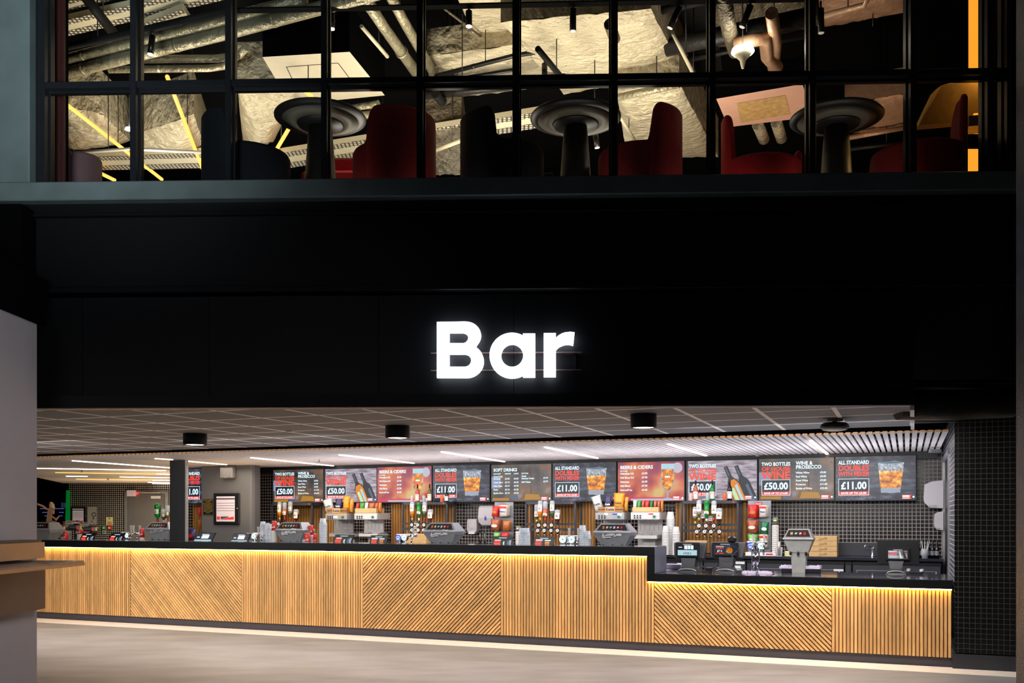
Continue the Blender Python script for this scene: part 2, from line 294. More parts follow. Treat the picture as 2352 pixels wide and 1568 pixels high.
    def text(s, body, x, z, h, y, m, width=None, center=False):     # lettering on a face that looks toward -y
        tw = sum(GL.get(c, GL[' '])[2] for c in body) * h; k = (width / tw) if width else 1
        if center: x -= tw * k / 2
        i = s.mi(m)
        for c in body:
            vs_, fs, adv = GL.get(c, GL[' ']); b = len(s.v)
            s.v += [(x + p[0] * h * k, y, z + p[1] * h) for p in vs_]
            for f in fs: s.f.append(tuple(b + q for q in f)); s.m.append(i); s.sm.append(False)
            x += adv * h * k
        return s
    def script(s, x, z, wd, y, m, t=.004):      # flowing cursive lettering of the drinks fountain and cups
        k = wd / 10.0
        S = [[(2.3, 2.3), (1.8, 2.9), (1.1, 2.8), (.5, 2.0), (.2, 1.1), (.5, .4), (1.1, .2), (1.8, .5), (2.3, 1.0)],
             [(.2, 1.1), (.0, .2), (.5, -.5), (1.5, -.5), (3.2, -.1), (4.4, -.3)],
             [(2.7, .5), (2.4, .9), (2.6, 1.5), (3.0, 1.6), (3.2, 1.1), (3.0, .6), (2.7, .5)], [(4.1, 1.4), (3.8, 1.6), (3.5, 1.1), (3.6, .6), (4.0, .6), (4.3, .9)],
             [(5.0, 1.4), (4.6, 1.6), (4.4, 1.0), (4.6, .6), (5.0, .9), (5.1, 1.5), (5.1, .6)], [(5.3, 1.2), (5.8, 1.2)],
             [(7.2, 2.2), (6.8, 2.6), (6.2, 2.0), (5.9, 1.1), (6.1, .4), (6.6, .3), (7.1, .8)], [(6.3, 2.3), (6.8, 3.1), (7.8, 3.1), (8.6, 2.6), (9.6, 3.0), (9.9, 2.5)],
             [(7.5, .5), (7.2, .9), (7.4, 1.5), (7.8, 1.5), (7.9, .9), (7.5, .5)], [(8.3, .6), (8.2, 1.2), (8.6, 2.4), (8.8, 2.2), (8.4, 1.0), (8.5, .5)], [(9.4, 1.4), (9.0, 1.5), (8.8, 1.0), (9.0, .6), (9.4, .9), (9.5, 1.4), (9.5, .6), (9.9, .8)]]
        for st in S: s.ribbon([(x + (p[0] + .18 * p[1] - 5) * k, z + (p[1] - 1.2) * k) for p in st], t, y, m)
        return s
    def build(s, name, parent=None, label=None, loc=None, rz=None):
        me = bpy.data.meshes.new(name); me.from_pydata(s.v, [], s.f)
        for n in s.names: me.materials.append(MATS[n])
        me.polygons.foreach_set('material_index', s.m); me.polygons.foreach_set('use_smooth', s.sm)
        bm = bmesh.new(); bm.from_mesh(me); bmesh.ops.recalc_face_normals(bm, faces=bm.faces[:]) if len(bm.faces) < 60000 else None; bm.to_mesh(me); bm.free()
        me.update()
        o = bpy.data.objects.new(name, me); COL.objects.link(o)
        if parent: o.parent = parent
        if label: o['label'] = label
        if loc is not None: o.location = loc
        if rz is not None: o.rotation_euler = (0, 0, rz)
        return o
    def thing(s, name, label, cat, loc=(0, 0, 0), rz=0.0, group=None, kind=None):
        o = s.build(name, None, label, loc, rz); o['category'] = cat
        if group: o['group'] = group
        if kind: o['kind'] = kind
        return o
    def struct(s, name, label, cat, loc=(0, 0, 0), rz=0.0):
        o = s.build(name, None, label, loc, rz); o['kind'] = 'structure'; o['category'] = cat; return o
def root(name, label, cat, loc=(0, 0, 0), rz=0.0, group=None):
    o = bpy.data.objects.new(name, None); COL.objects.link(o); o.empty_display_size = .1; o.location = loc; o.rotation_euler = (0, 0, rz)
    o['label'] = label; o['category'] = cat
    if group: o['group'] = group
    return o
def dup(o, loc, label, rz=None):
    c = o.copy(); COL.objects.link(c); c.location = loc; c['label'] = label
    if rz is not None: c.rotation_euler = (0, 0, rz)
    def rec(a, b):
        for ch in a.children:
            d = ch.copy(); COL.objects.link(d); d.parent = b; rec(ch, d)
    rec(o, c); return c
def clip(poly, x0, x1, z0, z1):
    def cut(p, ins, inter):
        out = []
        for i in range(len(p)):
            a, b = p[i - 1], p[i]
            if ins(b):
                if not ins(a): out.append(inter(a, b))
                out.append(b)
            elif ins(a): out.append(inter(a, b))
        return out
    def ix(c): return lambda a, b: (c, a[1] + (b[1] - a[1]) * (c - a[0]) / (b[0] - a[0]))
    def iz(c): return lambda a, b: (a[0] + (b[0] - a[0]) * (c - a[1]) / (b[1] - a[1]), c)
    for ins, it in ((lambda q: q[0] >= x0, ix(x0)), (lambda q: q[0] <= x1, ix(x1)), (lambda q: q[1] >= z0, iz(z0)), (lambda q: q[1] <= z1, iz(z1))):
        if len(poly) < 3: return []
        poly = cut(poly, ins, it)
    return poly
# ================================================================ STRUCTURE
BZ = -TH
m = MB(); m.box(-32, 12, -6, 42, -.1, 0, 'floor'); m.struct('floor', 'grey polished concrete floor of the concourse', 'floor')
m = MB(); m.slab([(-22, -.43), (.62, -.43), (.62, -.02), (-22, -.02)], 0.0, .004, 'floor_strip'); m.struct('trim_1', 'pale strip let into the floor along the bar plinth', 'floor strip', W(0, 0), BZ)
# upper floor slab, hall ceiling, outer shell
m = MB(); m.box(-14, 9, 7.95, 26, 3.85, 4.0, 'tray'); m.struct('floor', 'dark floor slab of the upstairs lounge', 'floor')
m = MB(); m.box(-14, 9, 7.7, 26, 7.6, 7.75, 'deck'); m.struct('ceiling', 'dark soffit high above the upstairs lounge', 'ceiling')
m = MB(); m.box(-14, 9, 25.8, 26, 4.2, 7.6, 'void'); m.struct('wall_back', 'black far wall of the upstairs lounge', 'wall')
m = MB(); m.box(8.0, 8.2, 7.7, 25.8, 4.2, 7.6, 'void'); m.struct('wall_right', 'black side wall of the upstairs lounge', 'wall')
m = MB(); m.box(-14, -13.8, 7.7, 25.8, 4.2, 7.6, 'void'); m.struct('wall_left', 'black far side wall of the upstairs lounge', 'wall')
m = MB(); m.slab([(-28, 8), (9, 7.75), (9, 40), (-28, 40)], 2.62, 2.75, 'void'); m.struct('ceiling', 'black void ceiling above the bar', 'ceiling')
# back wall of the bar, side wall with door, tiled pier
UL = ub(463, 2.3)[0]; UB = ub(407, 3.17)[0]
m = MB(); m.box(UB, .1, 3.17, 3.3, 0, 2.6, 'tile_back'); m.struct('wall_back', 'small black square tiles with pale grout behind the bar', 'wall', W(0, 0), BZ)
m = MB(); m.box(.02, .14, 0, 1.15, 0, 2.6, 'tile_side').box(.02, .14, 1.15, 2.93, 2.28, 2.6, 'tile_side').box(.02, .14, 2.93, 3.17, 0, 2.6, 'tile_side'); m.struct('wall_right', 'black tiled return wall at the right end of the bar', 'wall', W(0, 0), BZ)
m = MB(); m.box(.03, .13, 1.2, 2.88, 0, 2.22, 'black').box(0, .16, 1.15, 1.2, 0, 2.28, 'steel_dark').box(0, .16, 2.88, 2.93, 0, 2.28, 'steel').box(0, .16, 1.15, 2.93, 2.22, 2.28, 'steel_dark')
m.struct('door_1', 'black door in the tiled return wall', 'door', W(0, 0), BZ)
m = MB(); m.box(.14, .56, .0, 3.3, .16, 2.6, 'tile_col').box(.02, .56, -.07, .0, .16, 2.9, 'tile_col'); m.struct('wall_right', 'black tiled pier beside the right end of the bar', 'wall', W(0, 0), BZ)
m = MB(); m.box(0, .58, -.09, .0, 0, .15, 'charcoal'); m.struct('baseboard_right', 'dark skirting under the tiled pier', 'skirting', W(0, 0), BZ)
m = MB(); m.box(4.93, 5.1, 4.5, 9.42, 0, 3.6, 'block_wall'); m.struct('wall_right', 'grey blockwork wall running toward the viewer at the far right', 'wall')
m = MB(); m.box(4.91, 4.935, 4.5, 9.4, 0, .14, 'charcoal'); m.struct('baseboard_right', 'dark skirting along the blockwork wall', 'skirting')
m = MB(); m.bbox(3.52, 4.3, 6.0, 6.7, 0, 7.5, 'fore_column', .012); m.struct('trim_2', 'thick textured grey painted column at the right edge of the view', 'column')
# left wall with copper band
m = MB(); m.box(-5.5, -3.77, 2.5, 7.6, 0, 3.04, 'wall_plaster'); m.struct('wall_left', 'pale grey plaster wall at the left edge', 'wall')
m = MB(); m.box(-5.6, -3.72, 2.5, 7.66, 3.04, 3.4, 'void'); m.struct('trim_3', 'black bulkhead on top of the left plaster wall', 'trim')
t = root('drinks_ledge', 'copper clad drinks ledge with dark shelf on the left plaster wall', 'ledge', (-3.77, 7.4, 0))
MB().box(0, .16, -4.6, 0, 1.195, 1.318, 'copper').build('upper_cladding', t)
MB().box(0, .164, -4.6, 0, .805, 1.15, 'copper_shaded').build('lower_cladding', t)
MB().box(0, .14, -4.6, -.01, 1.318, 1.336, 'black').build('shadow_gap', t)
MB().box(0, .49, -4.6, -.06, 1.165, 1.178, 'ledge_top').build('shelf', t, 'dark polished shelf')
MB().box(.47, .494, -4.6, -.058, 1.14, 1.166, 'copper').build('shelf_edge', t, 'copper shelf edge')
# dark lining between plaster wall and glazing
m = MB(); m.box(-4.6, -3.9, 7.62, 7.85, 0, 4.0, 'void'); m.struct('trim_4', 'black lining behind the left plaster wall', 'trim')

# tile ceiling in front of the bar
fr = sf(2096)[0]
def to_uv(p): dx, dy = p[0] - P0[0], p[1] - P0[1]; return (dx * CT - dy * ST, dx * ST + dy * CT)
a = to_uv(WF(-13, .02)); b = to_uv(WF(fr, .02))
m = MB(); m.slab([a, b, (-.374, -.5), (-24, -.9)], 2.40, 2.44, 'tile_ceiling'); m.struct('ceiling', 'grey square ceiling tiles in a pale grid above the concourse', 'ceiling', W(0, 0), BZ)
m = MB(); m.slab([(b[0] - .012, b[1]), (b[0] + .02, b[1]), (-.354, -.5), (-.386, -.5)], 2.36, 2.50, 'trim_light'); m.struct('trim_5', 'white edge trim at the right end of the tiled ceiling', 'trim', W(0, 0), BZ)
m = MB(); m.slab([(a[0], a[1] - .0), (b[0], b[1]), (b[0], b[1] + .03), (a[0], a[1] + .03)], 2.392, 2.40, 'trim_light'); m.struct('trim_6', 'thin pale edge angle along the front of the tiled ceiling', 'trim', W(0, 0), BZ)
# black strip added in the dark gap between tile ceiling and slats
m = MB(); m.slab([(-24, -.94), (.02, -.44), (.02, -.40), (-24, -.9)], 2.43, 2.6, 'beam_black'); m.struct('trim_7', 'black beam between tiled ceiling and timber slats', 'trim', W(0, 0), BZ)
# slat ceiling over the bar
m = MB(); i = 0; u = -.06
while u > -22:
    v0 = -.02 - .034 * abs(u); v1 = 3.17
    if u < UB: v1 = 15.5 + .412 * u
    if u < -13.5: v0 = max(v0, -.6 + (-13.5 - u) * 1.226)
    if v1 > v0 + .1:
        m.box(u - .024, u + .024, v0 + .012, v1, 2.375, 2.395, 'slat_wood'); m.box(u - .024, u + .024, v0, v0 + .012, 2.375, 2.395, 'slat_end')
    u -= .0715; i += 1
m.struct('ceiling', 'pale timber slat ceiling over the bar', 'ceiling', W(0, 0), BZ)
m = MB()
for k in range(4): m.box(-12, -.02, .35 + k * .8, .37 + k * .8, 2.40, 2.42, 'steel_dark')
m.struct('trim_8', 'thin metal carriers above the timber slats', 'ceiling carrier', W(0, 0), BZ)
m = MB(); m.box(UL, -.05, 3.0, 3.17, 2.28, 2.375, 'black'); m.struct('trim_9', 'black fascia above the row of menu screens', 'trim', W(0, 0), BZ)
# grey pier between the two serving areas
ur = ub(580, 2.3)[0]
m = MB(); m.grid([[(UL, 2.3, z), (ur - .06, 2.3, z), (ur - .02, 2.315, z), (ur, 2.36, z), (ur, 2.5, z), (UL, 2.5, z)] for z in (0, 2.375)], 'grey_wall', smooth=False); m.struct('wall_left', 'grey painted pier between the two serving areas', 'wall', W(0, 0), BZ)
# black column on the bar, pale corner strip
ca, cb = ub(390, .75)[0], ub(424.5, .75)[0]
m = MB(); m.box(ca, cb, .75, .8, 0, 2.37, 'black_wall').box(cb, cb + .022, .755, .8, 0, 2.37, 'steel'); m.struct('trim_10', 'slim black column rising behind the bar top with a metal corner strip', 'column', W(0, 0), BZ)
# far wall of the left serving area
FY = 24.0
x0, x1 = at_y(157, 1200, FY).x, at_y(440, 1200, FY).x
m = MB(); m.box(x0, x1 + 1, FY, FY + .2, 0, 2.6, 'tile_far'); m.struct('wall_back', 'distant black tiled wall of the left serving area', 'wall')
p0 = at_y(289, 1128, FY); p1 = at_y(388, 1240, FY)
m = MB(); m.box(p0.x, p1.x, FY - .06, FY, 0, p0.z, 'steel_dark'); m.box(p0.x + .08, p1.x - .08, FY - .09, FY - .06, 0, p0.z - .07, 'grey_wall')
m.box(at_y(296, 0, FY).x, at_y(316, 0, FY).x, FY - .13, FY - .09, 2.05, 2.2, 'paper'); m.box(at_y(329, 0, FY).x, at_y(373, 0, FY).x, FY - .13, FY - .09, 2.12, 2.15, 'steel_light'); m.box(at_y(351, 0, FY).x, at_y(373, 0, FY).x, FY - .13, FY - .09, 1.99, 2.06, 'trim_light'); m.box(at_y(315.5, 0, FY).x, at_y(319, 0, FY).x, FY - .14, FY - .09, 2.1, 2.14, 's_redlamp')
m.struct('door_2', 'plain grey door with closer in the distant tiled wall', 'door')
m = MB(); m.box(-22, x0, 26.2, 26.3, 0, 3.4, 'void'); m.struct('wall_left', 'unlit concourse wall beyond the left serving area', 'wall')
# green strip edge and dark image panel far left
gx0, gx1 = at_y(146, 1200, 23.9).x, at_y(156.5, 1200, 23.9).x
m = MB(); m.grid([[(gx0, 23.9, 0), (gx1, 23.9, 0), (gx1, 24, 0), (gx0, 24, 0)], [(gx1 - .05, 23.9, 2.2), (gx1, 23.9, 2.2), (gx1, 24, 2.2), (gx1 - .05, 24, 2.2)]], 's_greenstrip', smooth=False); m.thing('lit_strip', 'green lit strip tapering up the left edge of the distant tiled wall', 'light strip')

# ---------------------------------------------------------------- facade
sL, sR = sf(-60)[0], sf(2420)[0]
sB = sf(2098)[0]
def fz(px, py, d=0): return zf(px, py, d)
m = MB(); m.box(sf(60)[0], sB, 0, .12, 2.50, 3.30, 'panel_black'); m.struct('wall_front', 'black panelled bulkhead carrying the lit sign', 'wall', WF(0, 0), -FT)
m = MB(); m.box(sf(60)[0], sB + .0, -.03, .12, 2.395, 2.498, 'beam_black'); m.struct('trim_11', 'black bottom trim of the bulkhead', 'trim', WF(0, 0), -FT)
m = MB(); m.box(sB, sR, .12, .3, 2.62, 3.34, 'black_gloss'); m.struct('wall_front', 'black bulkhead panel above the tiled pier', 'wall', WF(0, 0), -FT)
m = MB()
for s in [sf(px)[0] for px in (190, 480, 870, 1180, 1480, 1780)]: m.box(s - .002, s + .002, -.0012, 0, 2.5, 3.3, 'void')
m.struct('trim_12', 'fine vertical joints of the bulkhead panels', 'trim', WF(0, 0), -FT)
m = MB(); m.bbox(sL, sR, -.07, .2, 3.325, 3.375, 'beam_black', .006); m.struct('trim_13', 'dark steel flange under the deep beam', 'beam', WF(0, 0), -FT)
m = MB(); m.box(sL, sR, .02, .2, 3.375, 3.97, 'panel_black'); m.struct('wall_front', 'deep black beam face over the bulkhead', 'beam', WF(0, 0), -FT)
m = MB(); m.bbox(sL, sR, -.03, .2, 3.955, 3.985, 'beam_black', .005); m.struct('trim_14', 'dark ledge line along the top of the deep beam', 'beam', WF(0, 0), -FT)
m = MB(); m.bbox(sL, sR, -.1, .22, 4.065, 4.215, 'steel_teal', .008).box(sL, sR, -.0, .2, 3.985, 4.065, 'beam_black'); m.struct('trim_15', 'grey green steel sill beam under the lounge glazing', 'beam', WF(0, 0), -FT)
m = MB(); m.bbox(sf(10)[0], sf(79)[0], -.08, .12, 4.215, 7.4, 'steel_teal', .01); m.struct('trim_16', 'grey green steel column left of the lounge glazing', 'column', WF(0, 0), -FT)
m = MB(); m.box(sf(-60)[0], sf(10)[0], .1, .2, 4.2, 7.4, 'void').box(sf(79)[0], sf(94)[0], .02, .2, 4.2, 7.4, 'black'); m.struct('wall_left', 'black infill beside the lounge glazing', 'wall', WF(0, 0), -FT)
m = MB(); m.box(sf(2325)[0], sR, .0, .3, 4.2, 7.4, 'void'); m.struct('wall_right', 'black infill right of the lounge glazing', 'wall', WF(0, 0), -FT)
# lounge glazing: window_n with frame members and pane
mull = [97, 307, 525, 745, 965, 1186.6, 1410, 1636, 1866, 2097, 2273, 2318]
ZR = fz(1150, 181)
ZB = 4.215
for i, px in enumerate(mull):
    s = sf(px)[0]; wd = .024 if i not in (0,) else .03
    m = MB(); m.bbox(s - wd, s + wd, -.02, .15, ZB, 7.3, 'mullion', .004).box(s - wd - .012, s + wd + .012, .055, .075, ZB, 7.3, 'black')
    m.struct('trim_%d' % (20 + i), 'slim dark upright glazing bar of the lounge, number %d from the left' % (i + 1), 'glazing bar', WF(0, 0), -FT)
for i in range(len(mull) - 1):
    a, b = sf(mull[i])[0] + .024, sf(mull[i + 1])[0] - .024
    m = MB(); m.bbox(a, b, -.012, .14, ZR - .026, ZR + .026, 'mullion', .004).box(a, b, .05, .08, ZB, ZB + .02, 'black').box(a, b, .05, .08, ZR - .045, ZR - .026, 'black').box(a, b, .05, .08, ZR + .026, ZR + .045, 'black')
    g = m.struct('window_%d' % (i + 1), 'clear panes with dark middle rail, bay %d of the lounge glazing from the left' % (i + 1), 'window', WF(0, 0), -FT)
    q = MB().rect(a, b, ZB + .02, ZR - .045, .065, 'window_glass'); q.rect(a, b, ZR + .045, 7.3, .065, 'window_glass'); q.build('glass', g)

m = MB(); m.box(at_y(2279, 0, 7.9).x, at_y(2301, 0, 7.9).x, 7.9, 7.95, 4.2, 7.3, 'steel_teal'); m.struct('trim_40', 'narrow grey green upright just inside the right end of the glazing', 'trim')  # solid upright added to draw the grey reflection in the glass
# ---------------------------------------------------------------- BAR sign
def P(x, y): return ((960 + x / 5.88), (700 + y / 5.88))
cz = fz(1160, 805); cs = sf(1160)[0]
def q(x, y):
    px, py = P(x, y); return (sf(px, -.09)[0] - cs, zf(px, py, -.09) - cz)
def arc(cx, cy, rx, ry, a0, a1, n=18): return [q(cx + rx * math.cos(R(a0 + (a1 - a0) * i / n)), cy - ry * math.sin(R(a0 + (a1 - a0) * i / n))) for i in range(n + 1)]
Bo = [q(255, 978), q(255, 230), q(620, 224)] + arc(640, 405, 208, 181, 90, -38, 14) + [q(775, 568)] + arc(650, 755, 236, 224, 52, -90, 18)
Bi1 = [q(420, 370), q(420, 517), q(606, 517)] + arc(606, 443, 73, 73, -90, 90, 12)
Bi2 = [q(420, 660), q(420, 835), q(632, 835)] + arc(632, 747, 87, 87, -90, 90, 12)
Ao = [q(1418, 385), q(1582, 385), q(1582, 970), q(1418, 970)] + arc(1270, 680, 303, 305, -60.5, -299.5, 44)
Ai = arc(1272, 680, 150, 156, 0, 350, 35)
Ro = [q(1700, 381), q(1862, 380), q(1862, 446)] + [q(1900, 410), q(1950, 382), q(2000, 368), q(2060, 364), q(2115, 370), q(2097, 540), q(2050, 528), q(2000, 527), q(1950, 540), q(1900, 565), q(1862, 606), q(1862, 965), q(1700, 967)]
t = root('letter_sign', 'large white illuminated letters spelling Bar on the black bulkhead', 'sign', WF(cs, 0, cz), -FT)
for nm, lp in (('letter_b', [Bo, Bi1, Bi2]), ('letter_a', [Ao, Ai]), ('letter_r', [Ro])):
    me = shape_mesh(lp, .05); me.materials.clear(); me.materials.append(MATS['sign_white'])
    o = bpy.data.objects.new(nm, me); COL.objects.link(o); o.parent = t; o.rotation_euler = (R(90), 0, 0); o.location = (0, -.065, 0); o['label'] = 'white glowing letter'
for zz in (811, 851):
    z = fz(1160, zz) - cz
    MB().box(sf(990)[0] - cs, sf(1336)[0] - cs, -.03, -.012, z - .004, z + .004, 'rail_copper').build('mounting_rail', t, 'thin copper coloured rail behind the letters')
for px in (1015, 1320): 
    MB().box(sf(px)[0] - cs - .01, sf(px)[0] - cs + .01, -.012, 0, fz(1160, 851) - cz, fz(1160, 811) - cz, 'black').build('bracket', t)

# ---------------------------------------------------------------- ceiling fittings in front of the bar
for k, (px, wpx, py, d) in enumerate([(448, 53, 996, 'left'), (913, 56, 978, 'middle'), (1478, 60, 951, 'right')]):
    p = at_z(px, py, 2.40)
    r = wpx / 2 / F * p.y
    t = root('surface_downlight', 'black drum downlight on the tiled ceiling, the %s one of three' % d, 'ceiling light', (p.x, p.y, 2.40), 0, 'drum downlights on the tiled ceiling')
    MB().lathe([(r * .97, 0), (r, -.004), (r, -.112), (r * .985, -.12), (r * .88, -.12), (r * .8, -.1), (.0, -.1)], 'black', n=36).build('housing', t)
    MB().lathe([(r * .84, -.113), (r * .7, -.116), (0.001, -.117)], 'downlight', n=30).build('lens', t, 'bright round lens')
    l = spot('downlight_beam', (p.x, p.y, 2.27), (p.x, p.y, 0), 90, (1, .95, .88), 120, .8, .08)
p = at_z(1917, 962, 2.40)
t = root('ceiling_access_point', 'black oval wireless unit with grey underside on the tiled ceiling', 'wireless unit', (p.x, p.y, 2.40))
MB().lathe([(.02, 0), (.02, -.03), (.1, -.035), (.12, -.05), (.128, -.075), (.12, -.085)], 'black', n=28).build('cover', t)
MB().lathe([(.118, -.084), (.1, -.1), (.06, -.108), (.001, -.11)], 'steel', n=28).build('underside', t, 'grey domed underside')
MB().box(-.07, .07, -.02, .02, -.02, -.001, 'steel').build('bracket', t)
p = at_z(665, 990, 2.40); m = MB(); m.lathe([(.035, 0), (.035, -.006), (.02, -.012)], 'trim_light', n=16); m.thing('ceiling_sensor', 'tiny white round sensor on the ceiling tiles', 'sensor', (p.x, p.y, 2.4))
# LED tubes between the timber slats; amber ones are glow added for slat gaps
tubes = [((577, 1051), (765, 1069.5), 'led_tube', 'above the two leftmost screens'), ((780, 1044.5), (950, 1063.5), 'led_tube', 'above the crisps crate on the left'), ((1015, 1037.5), (1158, 1060), 'led_tube', 'above the soft drinks screen'), ((1253, 1027), (1372, 1052), 'led_tube', 'above the middle spirits screen'), ((1537, 1020), (1622, 1046), 'led_tube', 'above the second wine offer screen'), ((1862, 1012), (1902, 1044), 'led_tube', 'rightmost, above the rightmost spirits screen'),
         ((357, 1053), (396, 1055.5), 'led_tube_warm', 'just left of the slim black column'), ((431, 1059), (520, 1067), 'led_tube_warm', 'above the grey pier'), ((167, 1058), (396, 1074.5), 'led_tube', 'long slanting one at the left'), ((70, 1075), (381, 1080.5), 'led_tube', 'long level one at the left'), ((152, 1093.3), (201, 1094), 'led_tube', 'short one at the far left'), ((275, 1095), (396, 1097), 'led_tube', 'over the distant door'), ((350, 1102.5), (396, 1103), 'led_tube', 'second over the distant door'), ((340, 1107.6), (396, 1108.6), 'led_tube', 'third over the distant door'), ((350, 1110), (396, 1110.3), 'led_tube', 'furthest over the distant door'), ((360, 1088.6), (396, 1089.4), 'led_tube', 'nearer the black column over the distant area'), ((127, 1085), (360, 1088.6), 'amber_tube', 'dim amber one at the left'), ((175, 1100), (350, 1102), 'amber_tube', 'dim amber one over the distant notices')]
for a, b, mt, d in tubes:
    A, B = at_z(a[0], a[1], 2.368), at_z(b[0], b[1], 2.368); L = (B - A).length; r = .016 if A.y < 16 else .012
    if mt == 'amber_tube': r = .009
    m = MB(); m.box(0, L, -r, r, -.006, .006, mt)
    m.thing('linear_light', 'slim LED strip light in the slat ceiling, ' + d, 'strip light', A, math.atan2((B - A).y, (B - A).x), 'strip lights in the slat ceiling')
for px, py in [(733, 1055), (1080, 1054), (1740, 1040), (188, 1079), (248, 1097)]:
    p = at_z(px, py, 2.375); m = MB(); m.cyl((0, 0, 0), (0, 0, -.03), .008, 'steel', 8).lathe([(.012, -.03), (.03, -.036), (.028, -.042)], 'steel_dark', n=12)
    m.thing('sprinkler', {733: 'sprinkler head under the slats above the leftmost wine list screen', 1080: 'sprinkler head under the slats above a whisky glass screen', 1740: 'sprinkler head under the slats above the second wine list screen', 188: 'sprinkler head under the slats at the far left', 248: 'sprinkler head under the slats over the distant notices'}[px], 'sprinkler', p, 0, 'sprinkler heads under the slats')
p = at_z(2147, 1030, 2.36); m = MB(); m.box(-.06, .06, -.04, .04, -.05, -.01, 'steel_dark').cyl((0, 0, -.01), (0, 0, .012), .01, 'black', 8); m.thing('ceiling_sensor', 'small dark box hanging under the rightmost ceiling slats', 'sensor', p)
# big dark duct above the right end
m = MB(); pts = [W(-.3 + k * .1, -1.0 + .2 * k, 2.42 + .04 * math.sin(k)) for k in range(6)]; m.tube([WF(sB + .1, .6, 2.47), WF(sB + .6, .62, 2.47), WF(sB + 1.1, .7, 2.5)], .13, 'pipe_dark', 20); m.thing('lagged_duct', 'dark lagged duct above the right end of the bar', 'duct')
# ================================================================ BAR COUNTER
def uc(px): return ub(px, -.02)[0]
H1, H2 = 1.055, .772
uJ = ub(1487, -.03)[0]; uJ2 = ub(1505, -.03)[0]
bnd = [60, 300, 555, 834, 1150, 1503, 1910, 2190]
kinds = ['v', 'd', 'v', 'u', 'v', 'd', 'v']
desc = ['upright oak battens of the bar front at the left end, partly behind the copper ledge', 'oak batten panel slanting down right, the left one of two such', 'upright oak battens under the leftmost soda fountain', 'oak battens slanting down to the left', 'upright oak battens beside the step in the bar top', 'oak battens slanting down to the right under the lowered bar top', 'upright oak battens at the right end under the lowered bar top']
for i in range(7):
    a, b = uc(bnd[i]), uc(bnd[i + 1])
    if i == 0: a = -14.5
    if i == 6: b = -.005
    top = H1 if i < 5 else H2
    t = root('batten_panel', desc[i], 'wall panel', W((a + b) / 2, 0), BZ, 'batten panels of the bar front'); c = (a + b) / 2
    m = MB()
    if i == 4:
        m.box(a - c, uJ - c, .004, .02, .10, H1, 'oak_back'); m.box(uJ - c, b - c, .004, .02, .1, H2, 'oak_back')
    else: m.box(a - c, b - c, .004, .02, .10, top, 'oak_back')
    m.build('backing', t)
    m = MB()
    if kinds[i] == 'v':
        n = round((b - a) / .037); w_ = (b - a) / n
        for k in range(n):
            x = a + w_ * k; tp = top if not (i == 4 and x > uJ - .02) else H2
            m.box(x + .005 - c, x + w_ - .007 - c, -.022, .004, .10, tp, 'oak')
    else:
        sg = 1 if kinds[i] == 'u' else -1; Ht = top - .1; wd = .0525; k = a - Ht - .1
        while k < b + Ht + .1:
            pl = [(k, .1), (k + wd * .62, .1), (k + wd * .62 + sg * Ht, top), (k + sg * Ht, top)]
            pl = clip(pl, a + .002, b - .002, .1, top)
            if len(pl) > 2: m.prism([(x - c, z) for x, z in pl], -.022, .004, 'oak_diag')
            k += wd
    m.build('battens', t)
m = MB(); m.box(-14.5, 0, .02, .06, 0, .1, 'plinth').box(-14.5, 0, .0, .02, .0, .098, 'plinth'); m.thing('plinth', 'dark kick plinth along the foot of the whole bar', 'plinth', W(0, 0), BZ)
# bar tops
t = root('worktop', 'long raised black bar top over the batten front', 'worktop', W(uJ2, 0), BZ)
L = -14.5 - uJ2
MB().bbox(L, 0, -.06, .5, 1.075, 1.175, 'counter_edge', .004).build('slab', t)
MB().box(L + .01, -.005, -.05, .5, 1.175, 1.178, 'counter_top').build('surface', t)
MB().bbox(uJ - uJ2, 0, -.06, .5, H2 + .02, 1.075, 'counter_edge', .003).build('end_leg', t, 'black drop panel at the step')
MB().box(0, .004, -.055, .5, .885, 1.172, 'counter_side').build('side_face', t, 'greyish polished side face')
MB().box(L, uJ - uJ2 - .005, -.05, -.03, 1.064, 1.074, 'led_warm').build('led_strip', t, 'glowing warm light strip')
MB().box(L, -.02, .06, .48, .5, 1.07, 'black').build('core', t)
t = root('worktop', 'lowered black bar top at the right end of the bar', 'worktop', W(0, 0), BZ)
MB().bbox(uJ + .002, 0, -.06, .5, .79, .878, 'counter_edge', .004).build('slab', t)
MB().box(uJ2, 0, -.055, 1.03, .878, .881, 'counter_top').box(uJ2, 0, .5, 1.03, .84, .878, 'counter_edge').build('surface', t, 'dark polished surface')
MB().box(uJ + .01, -.005, -.05, -.03, .779, .789, 'led_warm').build('led_strip', t, 'glowing warm light strip')
MB().box(uJ2, -.02, .06, .9, .1, .79, 'black').build('core', t)
m = MB(); m.box(-14.5, uJ2 - .01, .5, 1.05, .84, .88, 'steel_dark').box(-14.5, uJ2 - .03, .5, 1.0, .0, .84, 'black'); m.thing('service_counter', 'lower steel work surface hidden behind the raised bar top', 'worktop', W(0, 0), BZ)
